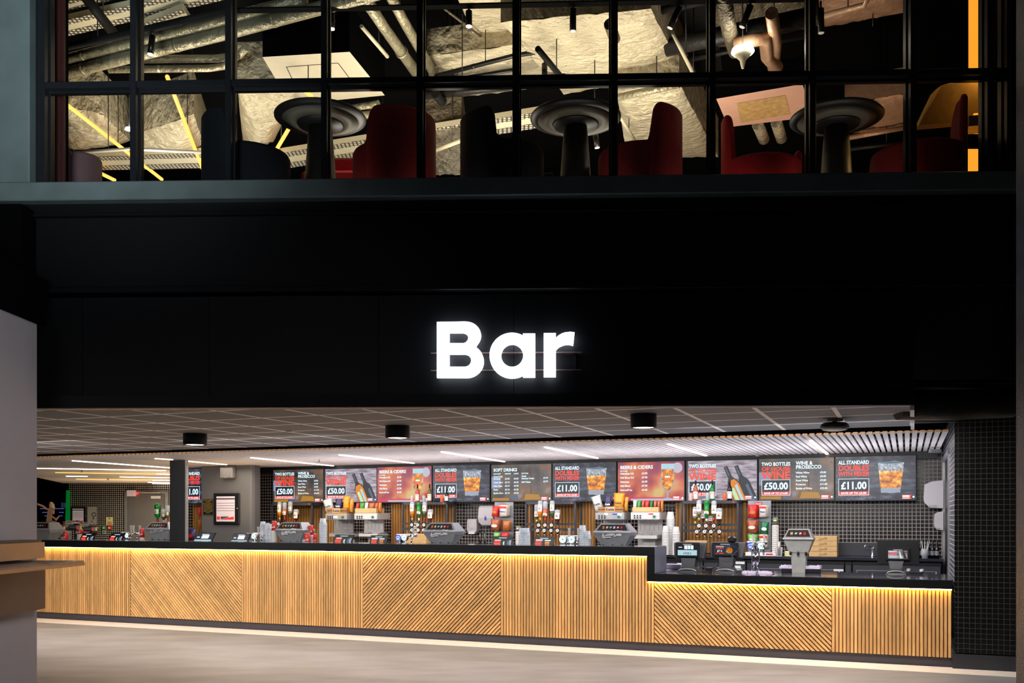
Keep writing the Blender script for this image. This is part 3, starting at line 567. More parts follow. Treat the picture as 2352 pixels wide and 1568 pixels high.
# back counter: cabinets and worktop
BV = 2.5; BT = .995
m = MB(); m.box(ur, 0, BV - .03, 3.16, BT - .035, BT, 'counter_top'); m.box(ur, 0, 3.1, 3.16, BT, BT + .012, 'counter_top'); m.thing('back_worktop', 'dark polished worktop along the tiled back wall', 'worktop', W(0, 0), BZ)
cabs = [1500, 1562, 1615, 1662, 1714, 1730, 1832, 1940, 1957, 2065, 2163]
for i in range(len(cabs) - 1):
    a, b = ub(cabs[i], BV)[0] + .004, ub(cabs[i + 1], BV)[0] - .004
    b = min(b, -.004)
    t = root('back_cabinet', 'dark cabinet unit under the back worktop, number %d from the step in the bar' % (i + 1), 'cabinet', W((a + b) / 2, 0), BZ, 'cabinets under the back worktop'); c = (a + b) / 2; hw = (b - a) / 2
    MB().box(-hw, hw, BV + .03, 3.14, .08, BT - .04, 'black').build('body', t)
    d = MB().bbox(-hw + .006, hw - .006, BV, BV + .026, .1, BT - .1, 'charcoal', .004)
    if hw > .1: d.frame(-hw + .05, hw - .05, .15, BT - .16, .006, BV - .001, 'steel_dark')
    d = d.build('door', t)
    if hw > .12:
        MB().tube([(hw - .06, BV, .72), (hw - .06, BV - .03, .72), (hw - .06, BV - .03, .82), (hw - .06, BV, .82)], .006, 'steel', 8).build('handle', d)
for px, py, wx, hz, cc in [(1700, 1292, .12, .035, 0), (1692, 1307, .11, .1, 1), (1926, 1309, .12, .025, 0), (1920, 1324, .11, .08, 1), (1561, 1295, .07, .03, 0)]:
    u, z = uz(px, py, BV); m = MB(); m.box(-wx / 2, wx / 2, -.004, -.001, -hz / 2, hz / 2, 'white')
    if cc: m.poly([(-wx / 2, -hz / 2), (wx / 2, -hz / 2), (wx / 2, 0)], -.0045, 's_blue'); m.rect(-wx / 2, wx / 2, 0, hz * .12, -.0045, 'green_bag')
    m.thing('cabinet_sticker', {1700: 'white strip sticker on the cabinet behind the tall chrome beer tap', 1692: 'white and blue notice on the cabinet behind the tall chrome beer tap', 1926: 'white strip sticker on the cabinet right of the stacked kraft boxes', 1920: 'white and blue notice on the cabinet right of the soda fountain on the lowered bar', 1561: 'white strip sticker on the cabinet behind the first till'}[px], 'sticker', W(u, BV, z), BZ)
# oak batten wall panels behind the racks
for a, b, t0, t1, d in [(634, 745, 1163, 1236, 'behind the spirits rack at the left end'), (749, 766, 1163, 1236, 'left of the first drinks machine'), (897, 921, 1156, 1226, 'between the second drinks machine and a spirits rack'), (926, 1044, 1156, 1232, 'behind the rack with green bottles at left'), (1206, 1366, 1155, 1240, 'behind the spirits rack below the soft drinks screen'), (1551, 1716, 1152, 1246, 'behind the rightmost spirits rack')]:
    ua, ub_ = ub(a, 3.1)[0], ub(b, 3.1)[0]; n = max(3, round((ub_ - ua) / .052)); w_ = (ub_ - ua) / n; zt = zb(a, t0 - 12, 3.1)
    m = MB(); m.box(ua, ub_, 3.13, 3.165, BT, zt, 'oak_back')
    for k in range(n): m.grid([[(ua + w_ * (k + .1), 3.13, z), (ua + w_ * (k + .2), 3.105, z), (ua + w_ * (k + .6), 3.105, z), (ua + w_ * (k + .7), 3.13, z)] for z in (BT + .012, zt)], 'oak_wall', smooth=False)
    m.thing('batten_wall_panel', 'upright oak battens on the back wall ' + d, 'wall panel', W(0, 0), BZ, 'oak panels on the back wall')
m = MB(); u0 = ub(431, 2.6)[0]; m.box(u0 - .3, UL - .02, 3.1, 3.14, .9, 2.3, 'oak_back')
k = u0 - .3
while k < UL - .05: m.box(k, k + .035, 3.075, 3.1, .9, 2.3, 'oak_wall'); k += .05
m.thing('batten_wall_panel', 'upright oak battens seen in the gap between black column and grey pier', 'wall panel', W(0, 0), BZ, 'oak panels on the back wall')

# ================================================================ MENU SCREENS
SH = .5625
def flag(m, x=.835, z=.012):
    m.rect(x, x + .1, z, z + .05, -.0032, 's_red'); m.poly([(x + .1, z), (x + .118, z), (x + .104, z + .025), (x + .118, z + .05), (x + .1, z + .05)], -.0032, 's_red')
    m.rect(x + .006, x + .09, z + .024, z + .045, -.0036, 's_white'); m.rect(x + .006, x + .09, z + .004, z + .013, -.0036, 's_white'); m.disc(x + .14, z + .025, .014, -.0032, 's_white')
def offer(m, l1, l2, l3, price, save, big3=True):
    x, w_ = .035, .39
    m.text(l1, x, .467, .046, -.003, 's_white', w_)
    if big3: m.text(l2, x, .4, .05, -.003, 's_red', w_); m.text(l3, x, .29, .095, -.003, 's_red', w_)
    else: m.text(l2, x, .385, .066, -.003, 's_red', w_); m.text(l3, x, .315, .052, -.003, 's_red', w_)
    m.rect(x + .003, x + w_ - .003, .115, .275, -.0026, 's_dark'); m.rect(x + .003, x + w_ - .003, .066, .112, -.0028, 's_redbar'); m.frame(x, x + w_, .062, .278, .006, -.0032, 's_white')
    m.text(price, x + w_ / 2, .145, .09, -.0034, 's_white', w_ * .84, True); m.text(save, x + w_ / 2, .079, .024, -.0034, 's_white', w_ * .82, True)
def pic_bottles(m):
    def rot(pts, cx, cz, a): c, s_ = math.cos(R(a)), math.sin(R(a)); return [(cx + x * c - z * s_, cz + x * s_ + z * c) for x, z in pts]
    cl = lambda P_: clip(P_, .44, .995, .004, SH - .004)
    for cx, cz, col, hl in ((.73, .09, 's_amber', 's_cyan'), (.88, .1, 's_bottle', 's_grey')):
        prof = [(-.085, -.22), (-.085, .13), (-.07, .19), (-.03, .25), (-.028, .42), (.028, .42), (.03, .25), (.07, .19), (.085, .13), (.085, -.22)]
        A = 24
        pp = cl(rot(prof, cx, cz, A)); m.poly(pp, -.0028, 's_bottle')
        if col == 's_amber': m.poly(cl(rot([(-.078, -.22), (-.078, .13), (-.04, .21), (.04, .21), (.078, .13), (.078, -.22)], cx, cz, A)), -.0030, 's_amber'); m.poly(cl(rot([(-.06, -.22), (-.06, .1), (-.01, .1), (-.01, -.22)], cx, cz, A)), -.0032, 's_lime')
        m.poly(cl(rot([(.01, -.22), (.01, .12), (.05, .13), (.05, -.22)], cx, cz, A)), -.0034, hl); m.poly(cl(rot([(-.012, .28), (-.012, .41), (.004, .41), (.004, .28)], cx, cz, A)), -.0034, 's_grey')
def pic_tumbler(m):
    x0, x1, zt, zb_ = .535, .86, .475, .09
    def xs(t): return x0 + .03 * t, x1 - .04 * t
    m.poly([(x0, zt), (xs(1)[0] + .01, zb_), (xs(1)[1] - .01, zb_), (x1, zt)][::-1], -.0028, 'p_ice')
    m.poly([(x0 + .012, .37), (xs(.8)[0] + .008, .155), (xs(.8)[1] - .008, .155), (x1 - .014, .37)][::-1], -.0031, 'p_whisky')
    m.disc((x0 + x1) / 2, zt, (x1 - x0) / 2, -.003, 's_cyan', .012); m.disc((x0 + x1) / 2, zt, (x1 - x0) / 2 - .012, -.0032, 's_dark', .007)
    m.poly([(x0 + .04, .15), (x0 + .05, .1), (x1 - .06, .1), (x1 - .05, .15)][::-1], -.0033, 's_glass')
    random.seed(3)
    for k in range(40): x, z = random.uniform(.02, .5), random.uniform(.006, .055); m.rect(x, x + .012, z, z + .003, -.003, 's_glass')
def pic_beer(m):
    m.poly([(.65, .33), (.67, .2), (.735, .125), (.745, .05), (.69, .03), (.82, .03), (.765, .05), (.775, .125), (.84, .2), (.86, .33), (.845, .46), (.665, .46)][::-1], -.0028, 's_glass')
    m.poly([(.66, .33), (.68, .21), (.74, .14), (.77, .14), (.83, .21), (.85, .33), (.838, .45), (.672, .45)][::-1], -.003, 'p_whisky'); m.poly([(.66, .455), (.66, .53), (.85, .53), (.85, .455)][::-1], -.0032, 's_cyan')
    m.disc(.752, .34, .062, -.0032, 's_red'); m.disc(.752, .34, .05, -.0034, 's_amber'); m.rect(.715, .79, .33, .352, -.0036, 's_white'); m.rect(.735, .765, .36, .385, -.0036, 's_green')
def rows(m, x, xp, zs, items, h=.022):
    for (a, b), z in zip(items, zs): m.text(a, x, z, h, -.003, 's_white'); m.text(b, xp, z, h, -.003, 's_white')
def screen_kind(k):
    m = MB()
    m.rect(.0, 1.0, 0, SH, -.002, {'A': 'p_plank', 'B': 'p_bokeh', 'D': 'p_slate', 'E': 'p_beer', 'S': 'p_bokeh'}[k])
    if k == 'A': m.rect(0, .45, 0, SH, -.0022, 's_black') if 0 else m.rect(0, .02, 0, SH, -.0022, 's_dark'); offer(m, 'TWO BOTTLES', 'OF HOUSE', 'WINE', '£50.00', 'SAVE UP TO £14.00'); pic_bottles(m)
    if k in 'BS': m.rect(0, .16, .2, .38, -.0021, 's_block').rect(.02, .3, .01, .05, -.0021, 's_gold').poly([(.55, .02), (.83, .02), (.8, .1), (.58, .11)], -.0021, 's_gold').rect(.33, .45, .02, .09, -.0021, 's_grey').rect(.66, .68, .12, .5, -.0021, 's_tan')
    if k == 'E': m.disc(.9, .47, .075, -.0021, 's_halo').rect(0, .99, .004, .05, -.0021, 's_pink').rect(.2, .99, .004, .03, -.0022, 's_halo')
    if k == 'B':
        offer(m, 'TWO BOTTLES', 'OF HOUSE', 'WINE', '£50.00', 'SAVE UP TO £14.00'); m.text('WINE &', .5, .475, .045, -.003, 's_white', .22); m.text('PROSECCO', .5, .42, .045, -.003, 's_white', .34)
        rows(m, .5, .82, (.355, .303, .25, .197, .142), [('White Wine', '£9.00'), ('Red Wine', '£9.00'), ('Rosé Wine', '£9.00'), ('Prosecco', '£11.00'), ('Bottle of Wine', '£32.00')], .024)
        for x, z in [(.6, .54), (.78, .545), (.9, .42), (.97, .5), (.45, .33), (.75, .22), (.68, .32)]: m.disc(x, z, .017, -.0024, 's_grey', n=10)
    if k == 'D': offer(m, 'ALL STANDARD', 'DOUBLES', 'WITH MIXER', '£11.00', 'SAVE UP TO £3.80', False); pic_tumbler(m)
    if k == 'E':
        m.text('BEERS & CIDERS', .035, .465, .046, -.003, 's_white', .5); m.text('BOTTLED', .035, .425, .018, -.003, 's_white')
        rows(m, .035, .365, (.385, .325, .265, .205, .145), [('Heineken 0.0', '£4.90'), ('Old Mout 0.0', '£7.90'), ('Guinness', '£6.00'), ('Old Mout', '£7.90'), ('Smirnoff Ice', '£6.00')], .026); pic_beer(m)
    if k == 'S':
        m.text('SOFT DRINKS', .035, .46, .046, -.003, 's_white', .4); 
        for s_, x in (('DRAUGHT', .035), ('MEDIUM', .23), ('LARGE', .38), ('BOTTLED', .51)): m.text(s_, x, .415, .018, -.003, 's_white')
        m.text('Coca-Cola', .035, .37, .024, -.003, 's_white'); m.text('Oasis', .51, .37, .024, -.003, 's_white')
        rows(m, .035, .23, (.335, .28, .225, .168, .115), [('Original', '£5.40'), ('Coke Zero', '£5.10'), ('Diet Coke', '£5.10'), ('Fanta', '£5.10'), ('Sprite Zero', '£5.10')], .024)
        rows(m, .38, .51, (.335, .28), [('£6.50', 'Summer Fruits'), ('£6.20', 'Still Water')], .024)
        for z in (.225, .168, .115): m.text('£6.20', .38, z, .024, -.003, 's_white')
        m.text('£4.10', .87, .34, .024, -.003, 's_white'); m.text('£2.70', .87, .285, .024, -.003, 's_white')
        for x, z in [(.6, .54), (.78, .545), (.9, .42), (.97, .5), (.75, .22), (.68, .25), (.85, .2)]: m.disc(x, z, .017, -.0024, 's_grey', n=10)
    if k != 'D' or 1: flag(m)
    return m
SCR = [(628, 742.5, 1079, 1153.3, 'B', 'wine offer beside wine and prosecco list, leftmost of the full row'), (745, 865, 1077, 1152.5, 'A', 'two bottles, directly left of the first beers and ciders screen'), (867, 991, 1072.5, 1152.5, 'E', 'beers and ciders list, the left one of two such screens'), (995, 1124, 1069, 1151.5, 'D', 'whisky tumbler, between a beers screen and the soft drinks screen'), (1129, 1266, 1067, 1150.5, 'S', 'soft drinks price table'), (1270, 1414.5, 1063.5, 1150, 'D', 'whisky tumbler, directly right of the soft drinks screen'), (1419.5, 1571.5, 1061, 1149.5, 'E', 'beers and ciders list, the right one of two such screens'), (1577, 1738.5, 1058, 1148.5, 'A', 'two bottles, behind the wine bottles on the rightmost rack'), (1743.5, 1915, 1053, 1147.5, 'B', 'wine offer beside wine and prosecco list, second from the right'), (1919.5, 2103, 1048.5, 1147.8, 'D', 'whisky tumbler, rightmost of the row')]
_sm = {}
def add_screen(ua, ub2, z0, z1, v, k, label, grp='menu screens above the back worktop'):
    sw = (ub2 - ua); t = root('menu_screen', label, 'screen', W(ua, v, z0), BZ, grp); hh = z1 - z0
    MB().bbox(-.012, sw + .012, 0, .07, -.014, hh + .012, 'black', .004).disc(sw + .006, .02, .005, -.001, 's_green', n=8).build('housing', t)
    if k not in _sm: _sm[k] = screen_kind(k).build('display', t, 'lit menu page')
    d = _sm[k]
    if d.parent != t: d = d.copy(); COL.objects.link(d); d.parent = t
    d.scale = (sw, 1, hh / SH); d.location = (0, 0, 0); return t
for a, b, y0, y1, k, lab in SCR:
    ua, ue = ub(a, 2.95)[0], ub(b, 2.95)[0]; c = (a + b) / 2
    add_screen(ua, ue, zb(c, y1, 2.95), zb(c, y0 - .8, 2.95), 2.95, k, 'menu screen with ' + lab)
a = ub(463, 2.62)[0]; y1_ = zb(447, 1155.5, 2.62); y0_ = zb(447, 1077, 2.62)
add_screen(ub(412, 2.62)[0], ub(412, 2.62)[0] + (y0_ - y1_) / SH, y1_, y0_, 2.62, 'D', 'wall menu screen partly seen in the gap between black column and grey pier', 'menu screens above the back worktop')
# ================================================================ THINGS ON AND BEHIND THE BAR
def WU(px, v, z): return W(ub(px, v)[0], v, z)
def span(a, b, v): return abs(ub(b, v)[0] - ub(a, v)[0])
# ---- soda fountains
BT_COL = {k_: 'btn_' + k_ for k_ in 'yogwrd'}
def fountain(px0, px1, ytop, ysh, ybody, ybot, v, zbase, btn, label, logo=True, matl='steel_dark', logom='steel_light', rz=0.0):
    c = (px0 + px1) / 2; w_ = span(px0, px1, v); h = w_ / 2; zt, zs, zb1, zb0 = (zb(c, y, v) - zbase for y in (ytop, ysh, ybody, ybot))
    t = root('soda_fountain', label, 'soda fountain', WU(c, v, zbase), BZ + rz, 'soda fountains along the bar')
    D = .3
    MB().grid([[(-h * .62, .06, zb0), (h * .62, .06, zb0), (h * .62, D * .8, zb0), (-h * .62, D * .8, zb0)], [(-h * .94, .02, zb1), (h * .94, .02, zb1), (h * .94, D, zb1), (-h * .94, D, zb1)],
               [(-h * .98, .0, zs - .01), (h * .98, .0, zs - .01), (h * .98, D, zs - .01), (-h * .98, D, zs - .01)], [(-h, -.006, zs), (h, -.006, zs), (h, D + .01, zs), (-h, D + .01, zs)], [(-h * .97, .006, zs + .008), (h * .97, .006, zs + .008), (h * .97, D, zs + .008), (-h * .97, D, zs + .008)], [(-h * .66, .07, zt), (h * .66, .07, zt), (h * .66, D - .04, zt), (-h * .66, D - .04, zt)]], matl, smooth=False).build('head', t)
    def sl(x, tt, off=.003):      # point on the sloped button face, tt from shoulder to top
        z = zs + .008 + (zt - zs - .008) * tt; y = .006 + .064 * tt; return (x, y - off, z)
    wl = lambda tt: h * (.97 - .31 * tt)
    m = MB(); m.face([sl(-wl(.18) * .88, .16), sl(wl(.18) * .88, .16), sl(wl(.9) * .9, .86), sl(-wl(.9) * .9, .86)], 'black'); pn = m.build('button_panel', t, 'black panel')
    n = len(btn); bw = wl(.7) * 1.5 / n
    for i, b in enumerate(btn):
        x = -wl(.7) * .75 + bw * (i + .5); q_ = MB().face([sl(x - bw * .3, .34, .006), sl(x + bw * .3, .34, .006), sl(x + bw * .3, .68, .006), sl(x - bw * .3, .68, .006)], BT_COL[b])
        q_.face([sl(x - bw * .25, .45, .0065), sl(x + bw * .25, .5, .0065), sl(x + bw * .25, .6, .0065), sl(x - bw * .25, .53, .0065)], 'white' if b not in 'yd' else 'red'); q_.build('drink_button', pn)
    if logo: MB().script(0, (zb1 + zs) / 2 + (zs - zb1) * .0 - .005, w_ * .5, .004, logom, .009).build('logo', t, 'raised script lettering')
    MB().loft([(0, -h * .42, h * .42, .07, .25), (zb0 + .005, -h * .5, h * .5, .07, .25)], 'steel').build('pedestal', t)
    for x in (-.5, 0, .5):
        MB().lathe([(.012, zb0 - .03), (.014, zb0), (.01, zb0 + .01)], 'black', (h * x, .04, 0), n=10).build('nozzle', t)
    return t
fountain(630, 695, 1199, 1217, 1223, 1244, .75, .88, 'yogwrd', 'steel soda fountain with script lettering, between red cup stacks near the leftmost screen', logom='white')
fountain(970, 1046, 1200, 1220, 1227, 1247, .75, .88, 'yogwrd', 'steel soda fountain with faint script lettering under the left whisky screen', logom='trim_light')
fountain(1361, 1449, 1202, 1222, 1230, 1252, .75, .88, 'yogwrd', 'largest looking lettered soda fountain, beside the step in the bar top', logom='trim_light')
fountain(331, 388, 1198.5, 1215, 1219, 1239, .8, .88, 'yowgrd', 'steel soda fountain just left of the slim black column')
fountain(58, 114, 1199, 1216, 1222, 1239, .8, .88, 'yogwrd', 'soda fountain cut off by the plaster wall at the left end', logo=False, matl='steel')
fountain(1797, 1868, 1214, 1237.5, 1240, 1269, .62, .881, 'ogrd', 'tall plain soda fountain with four buttons on the lowered bar top', logo=False, matl='steel')
# ---- beer taps
def beer_tap(pxs, yb, hpx, hy0, hy1, v, zbase, lens, label, rad):
    c = sum(pxs) / 2; t = root('beer_tap', label, 'beer tap', WU(c, v, zbase), BZ, 'beer taps along the bar'); zc = zb(c, yb, v) - zbase; d = span(pxs[0], pxs[1], v) / 2
    MB().tube([(-.035, .05, 0), (-.035, .05, zc)], .025, 'chrome', 12).tube([(.01, .05, 0), (.01, .05, zc)], .025, 'chrome', 12).lathe([(.07, 0), (.07, .01), (.05, .016)], 'chrome', (-.01, .05, 0)).build('column', t)
    xe = max([d] + [ub(p, v)[0] - ub(c, v)[0] for p in hpx]) + .03
    MB().tube([(-d - .05, .05, zc + .03), (xe, .05, zc + .03)], .022, 'chrome', 12).build('crossbar', t)
    for i, p in enumerate(pxs):
        x = (-1, 1)[i] * d; col = {'b': 's_blue', 'w': 's_white'}[lens[i]]
        m = MB(); m.grid([[(x + r_ * math.cos(2 * math.pi * k / 24), y_, zc + r_ * math.sin(2 * math.pi * k / 24)) for k in range(24)] for r_, y_ in ((rad, .04), (rad * 1.06, .0), (rad, -.015))], 'chrome')
        m.disc(x, zc, rad * .93, -.0155, col)
        if lens[i] == 'b': m.ribbon([(x - rad * .6, zc + .01), (x + rad * .3, zc + .02), (x + rad * .5, zc), (x, zc - rad * .25), (x - rad * .5, zc - rad * .1)], rad * .18, -.0165, 's_white'); m.rect(x - rad * .5, x + rad * .5, zc - rad * .6, zc - rad * .42, -.0165, 's_white')
        else: m.disc(x, zc, rad * .6, -.0165, 's_pale'); m.poly([(x - rad * .2, zc - rad * .15), (x + rad * .3, zc - rad * .15), (x, zc + rad * .3)], -.0175, 's_green')
        m.build('lens_badge', t, 'lit round badge')
    for p in hpx:
        x = ub(p, v)[0] - ub(c, v)[0]; z0, z1 = zb(c, hy1, v) - zbase, zb(c, hy0, v) - zbase
        m = MB(); m.loft([(z0, x - .008, x + .008, .0, .016), (z0 + (z1 - z0) * .3, x - .009, x + .009, -.004, .02), (z1, x - .013, x + .013, -.01, .02)], 'steel_light'); m.build('handle', t)
        MB().tube([(x, .04, zc + .03), (x, -.03, zc + .02), (x, -.05, zc - .05), (x, -.04, zc - .1)], .011, 'chrome', 10).build('spout', t)
beer_tap((568.5, 584), 1231, (593, 606), 1209, 1226, .9, .88, 'ww', 'chrome beer tap with two white lit badges left of the clear cup stacks', .043)
beer_tap((915.5, 929), 1234.5, (949,), 1212, 1229, .9, .88, 'bw', 'chrome beer tap with blue and white badges below the left beer screen', .043)
beer_tap((1293, 1313), 1238.5, (1307, 1328), 1212, 1236, .9, .88, 'ww', 'chrome beer tap with two pale lit badges below the middle whisky screen', .05)
beer_tap((1724.5, 1748.5), 1253, (1730, 1755), 1226, 1245, .6, .881, 'bw', 'tall chrome beer tap standing on the lowered bar top', .042)
beer_tap((280, 292.5), 1229, (300, 305.5, 320), 1206, 1223, .9, .88, 'bw', 'chrome beer tap with blue and white badges in front of the distant grey door', .043)
# ---- tablets: small customer displays on the raised bar top
def tablet(px0, px1, ytop, v, kind, label, lean=.0, back=True, zbase=.88):
    c = (px0 + px1) / 2; w_ = span(px0, px1, v); z1 = zb(c, ytop, v) - zbase; sh = .035 * (1 if lean else 0)
    t = root('customer_display', label, 'display', WU(c, v, zbase), BZ, 'small customer displays along the raised bar top')
    hh = .22; x0, x1 = -w_ / 2, w_ / 2; k = lean
    def p(x, z, o=0): return (x + k * (z - z1 + hh), -.07 + .07 * (z - z1 + hh) / hh - o, z)
    ring = lambda o: [p(x0, z1 - hh, o), p(x1, z1 - hh, o), p(x1, z1, o), p(x0, z1, o)]
    MB().grid([ring(0), ring(-.02)], 'black', smooth=False).build('case', t)
    m = MB(); i = .012; m.face([p(x0 + i, z1 - hh + i, .001), p(x1 - i, z1 - hh + i, .001), p(x1 - i, z1 - i, .001), p(x0 + i, z1 - i, .001)], 's_black' if kind != 'w' else 's_dark')
    def q_(a, b, c_, d, mt, o=.002): m.face([p(x0 + a * w_, z1 - hh + c_ * hh, o), p(x0 + b * w_, z1 - hh + c_ * hh, o), p(x0 + b * w_, z1 - hh + d * hh, o), p(x0 + a * w_, z1 - hh + d * hh, o)], mt)
    q_(.3, .7, .89, .92, 's_white')
    if kind == 'wine': q_(.12, .42, .76, .8, 's_white'); q_(.1, .42, .68, .76, 's_red'); q_(.1, .42, .55, .65, 's_red'); q_(.12, .42, .38, .52, 's_cyan'); q_(.55, .62, .2, .7, 's_lime'); q_(.62, .66, .2, .8, 's_bottle'); q_(.74, .82, .2, .75, 's_grey'); q_(.84, .95, .1, .78, 's_glass')
    if kind == 'whisky': q_(.1, .45, .78, .84, 's_white'); q_(.1, .42, .68, .76, 's_red'); q_(.1, .42, .58, .65, 's_red'); q_(.12, .43, .42, .52, 's_cyan'); q_(.1, .45, .34, .4, 's_redbar'); q_(.55, .85, .76, .82, 's_white'); q_(.58, .8, .3, .72, 'p_whisky')
    if kind == 'w': q_(.35, .75, .62, .86, 's_pale'); q_(.03, .97, .08, .55, 's_cyan'); q_(.1, .25, .68, .74, 's_white'); q_(.42, .5, .6, .64, 's_green'); q_(.6, .66, .6, .64, 's_red')
    m.build('display', t, 'lit page')
    MB().grid([[(x0 + .05, .0, z1 - .08), (x1 - .02, .0, z1 - .08), (x1 + .12, .16, 0), (x0 + .05, .16, 0)], [(x0 + .05, .01, z1 - .06), (x1 - .02, .01, z1 - .06), (x1 + .14, .18, 0), (x0 + .05, .18, 0)]], 'charcoal', smooth=False).build('stand', t)
tablet(182, 212, 1223.5, .6, 'wine', 'tilted display with wine page, nearest the plaster wall at left', .35)
tablet(247, 278, 1224, .6, 'wine', 'tilted display with wine page behind the blue beer badge at left', .35)
tablet(443, 484, 1223, .6, 'w', 'tilted display with pale page in front of the grey pier', .4)
tablet(530, 568, 1224.5, .6, 'w', 'display with pale page left of the beer tap with two white badges', .25)
tablet(764, 807, 1227, .6, 'wine', 'display with wine page right of the clear cup tower', .2)
tablet(850, 889, 1229, .6, 'whisky', 'display with whisky page in front of the second drinks machine', .05)
tablet(1130, 1176, 1231, .6, 'wine', 'display with wine page below the left hanging snack bags', .08)
tablet(1224, 1270, 1232, .6, 'whisky', 'display with whisky page below the spirits rack under the soft drinks screen', .1)
# ---- full tills on the lowered top
def till(px0, px1, y0, y1, ybase, bpx0, bpx1, v, kind, label):
    zb_ = .881; c = (px0 + px1) / 2; w_ = span(px0, px1, v); z0, z1 = zb(c, y1, v) - zb_, zb(c, y0, v) - zb_
    t = root('till', label, 'till', WU(c, v, zb_), BZ, 'tills on the lowered bar top'); x0, x1 = -w_ / 2, w_ / 2
    MB().bbox(x0 - .012, x1 + .012, -.03, .0, z0 - .01, z1 + .008, 'black', .004).build('front_display', t)
    m = MB(); hh = z1 - z0; X = lambda a: x0 + a * w_; Z = lambda b: z0 + b * hh
    m.rect(X(.02), X(.98), Z(.03), Z(.97), -.0315, 's_black'); m.rect(X(.3), X(.7), Z(.9), Z(.93), -.0325, 's_white')
    if kind == 'w':
        m.rect(X(.06), X(.94), Z(.08), Z(.48), -.0325, 's_cyan'); m.rect(X(.36), X(.5), Z(.55), Z(.84), -.0325, 's_pale'); m.rect(X(.52), X(.64), Z(.55), Z(.84), -.033, 's_white'); m.rect(X(.66), X(.78), Z(.55), Z(.84), -.0325, 's_pale'); m.text('4 FOR 3', X(.5), Z(.15), hh * .15, -.0335, 'ink', w_ * .36, True); m.rect(X(.1), X(.26), Z(.66), Z(.72), -.0325, 's_white'); m.rect(X(.44), X(.5), Z(.5), Z(.55), -.0335, 's_red'); m.rect(X(.7), X(.76), Z(.5), Z(.55), -.0335, 's_green')
    if kind == 'd':
        m.rect(X(.02), X(.5), Z(.03), Z(.88), -.032, 's_dark'); m.rect(X(.5), X(.98), Z(.03), Z(.88), -.032, 'p_slate'); m.text('DOUBLES', X(.12), Z(.56), hh * .12, -.0325, 's_red', w_ * .33); m.rect(X(.12), X(.45), Z(.72), Z(.76), -.0325, 's_white'); m.text('£11', X(.28), Z(.28), hh * .18, -.0325, 's_white', w_ * .22, True); m.rect(X(.12), X(.45), Z(.14), Z(.2), -.0325, 's_redbar'); m.disc(X(.68), Z(.42), w_ * .13, -.0325, 'p_whisky', hh * .24)
    if kind == 'b':
        m.rect(X(.06), X(.94), Z(.08), Z(.84), -.032, 'p_plank'); m.text('OF HOUSE', X(.12), Z(.6), hh * .09, -.0325, 's_red', w_ * .34); m.text('WINE', X(.12), Z(.42), hh * .16, -.0325, 's_red', w_ * .34); m.text('£50', X(.12), Z(.16), hh * .2, -.0325, 's_cyan', w_ * .34); m.rect(X(.12), X(.46), Z(.74), Z(.78), -.0325, 's_white')
        m.poly([(X(.56), Z(.78)), (X(.6), Z(.78)), (X(.72), Z(.1)), (X(.6), Z(.1))][::-1], -.0325, 's_lime'); m.poly([(X(.72), Z(.8)), (X(.77), Z(.8)), (X(.92), Z(.1)), (X(.78), Z(.1))][::-1], -.0325, 's_bottle')
    m.build('customer_page', t, 'lit page')
    MB().grid([[(x0 - .04, .03, z0 - .02), (x1 + .05, .03, z0 - .02), (x1 + .04, .14, z0 - .05), (x0 - .02, .14, z0 - .05)], [(x0 - .05, .06, z1 + .0), (x1 + .08, .06, z1 + .0), (x1 + .07, .16, z1 + .01), (x0 - .04, .16, z1 + .01)]], 'charcoal', smooth=False).build('main_monitor', t)
    bx0, bx1 = ub(bpx0, v)[0] - ub(c, v)[0], ub(bpx1, v)[0] - ub(c, v)[0]; mx = (bx0 + bx1) / 2
    MB().loft([(0.012, bx0, bx1, -.06, .16), (.06, bx0 + .03, bx1 - .03, -.03, .14), (z0 + .03, mx - .09, mx + .09, .0, .08)], 'charcoal').build('stand', t)
    MB().loft([(0, bx0 - .015, bx1 + .015, -.08, .18), (.014, bx0 - .01, bx1 + .01, -.075, .175)], 'black').build('base', t)
    m = MB(); m.tube([(mx + (bx1 - bx0) * .5 * math.cos(R(a)), -.085, .012 + .028 * math.sin(R(a))) for a in range(0, 181, 20)], .006, 'steel', 8); m.build('base_trim', t, 'curved chrome trim')
    return t, x0, x1, z0, z1
t1 = till(1555, 1605, 1247, 1277, 1313, 1561, 1602, .43, 'w', 'till with pale offer page, leftmost of three on the lowered bar top')
t2 = till(1639, 1694, 1247, 1275, 1313, 1648, 1689, .5, 'd', 'till with dark doubles page and tangled cable, middle of three on the lowered bar top')
t3 = till(2037, 2087, 1260, 1284, 1317, 2038, 2078, .85, 'b', 'till with wine page, alone toward the right end of the lowered bar top')
MB().bbox(.02, .12, -.02, .06, t2[4] + .005, t2[4] + .08, 'black', .02).build('camera_head', t2[0], 'small black camera on top')
MB().tube([(.06, -.035, t2[4] - .02), (.16, -.05, t2[4] - .06), (.05, -.06, t2[3] - .05), (-.05, -.07, .18), (-.02, -.08, .07), (.08, -.08, .06), (.12, -.07, .15), (.0, -.06, .3), (-.08, -.04, t2[3] + .02)], .004, 'charcoal', 8).build('cable', t2[0], 'looping grey cable')
MB().bbox(t3[1] - .1, t3[2] + .11, .005, .03, t3[3] - .06, t3[4] + .1, 'black', .006).build('monitor_back', t3[0], 'wide black monitor back')
m = MB(); m.bbox(-.035, .035, 0, .05, 0, .045, 'black').tube([(-.03, .025, .04), (-.08, .03, .06), (-.11, .03, .1)], .008, 'charcoal', 8).tube([(.03, .025, .04), (.08, .03, .06), (.11, .03, .1)], .008, 'charcoal', 8); m.thing('power_adapter', 'small black power box with two cables between the two left tills', 'adapter', WU(1627, .5, .881), BZ)
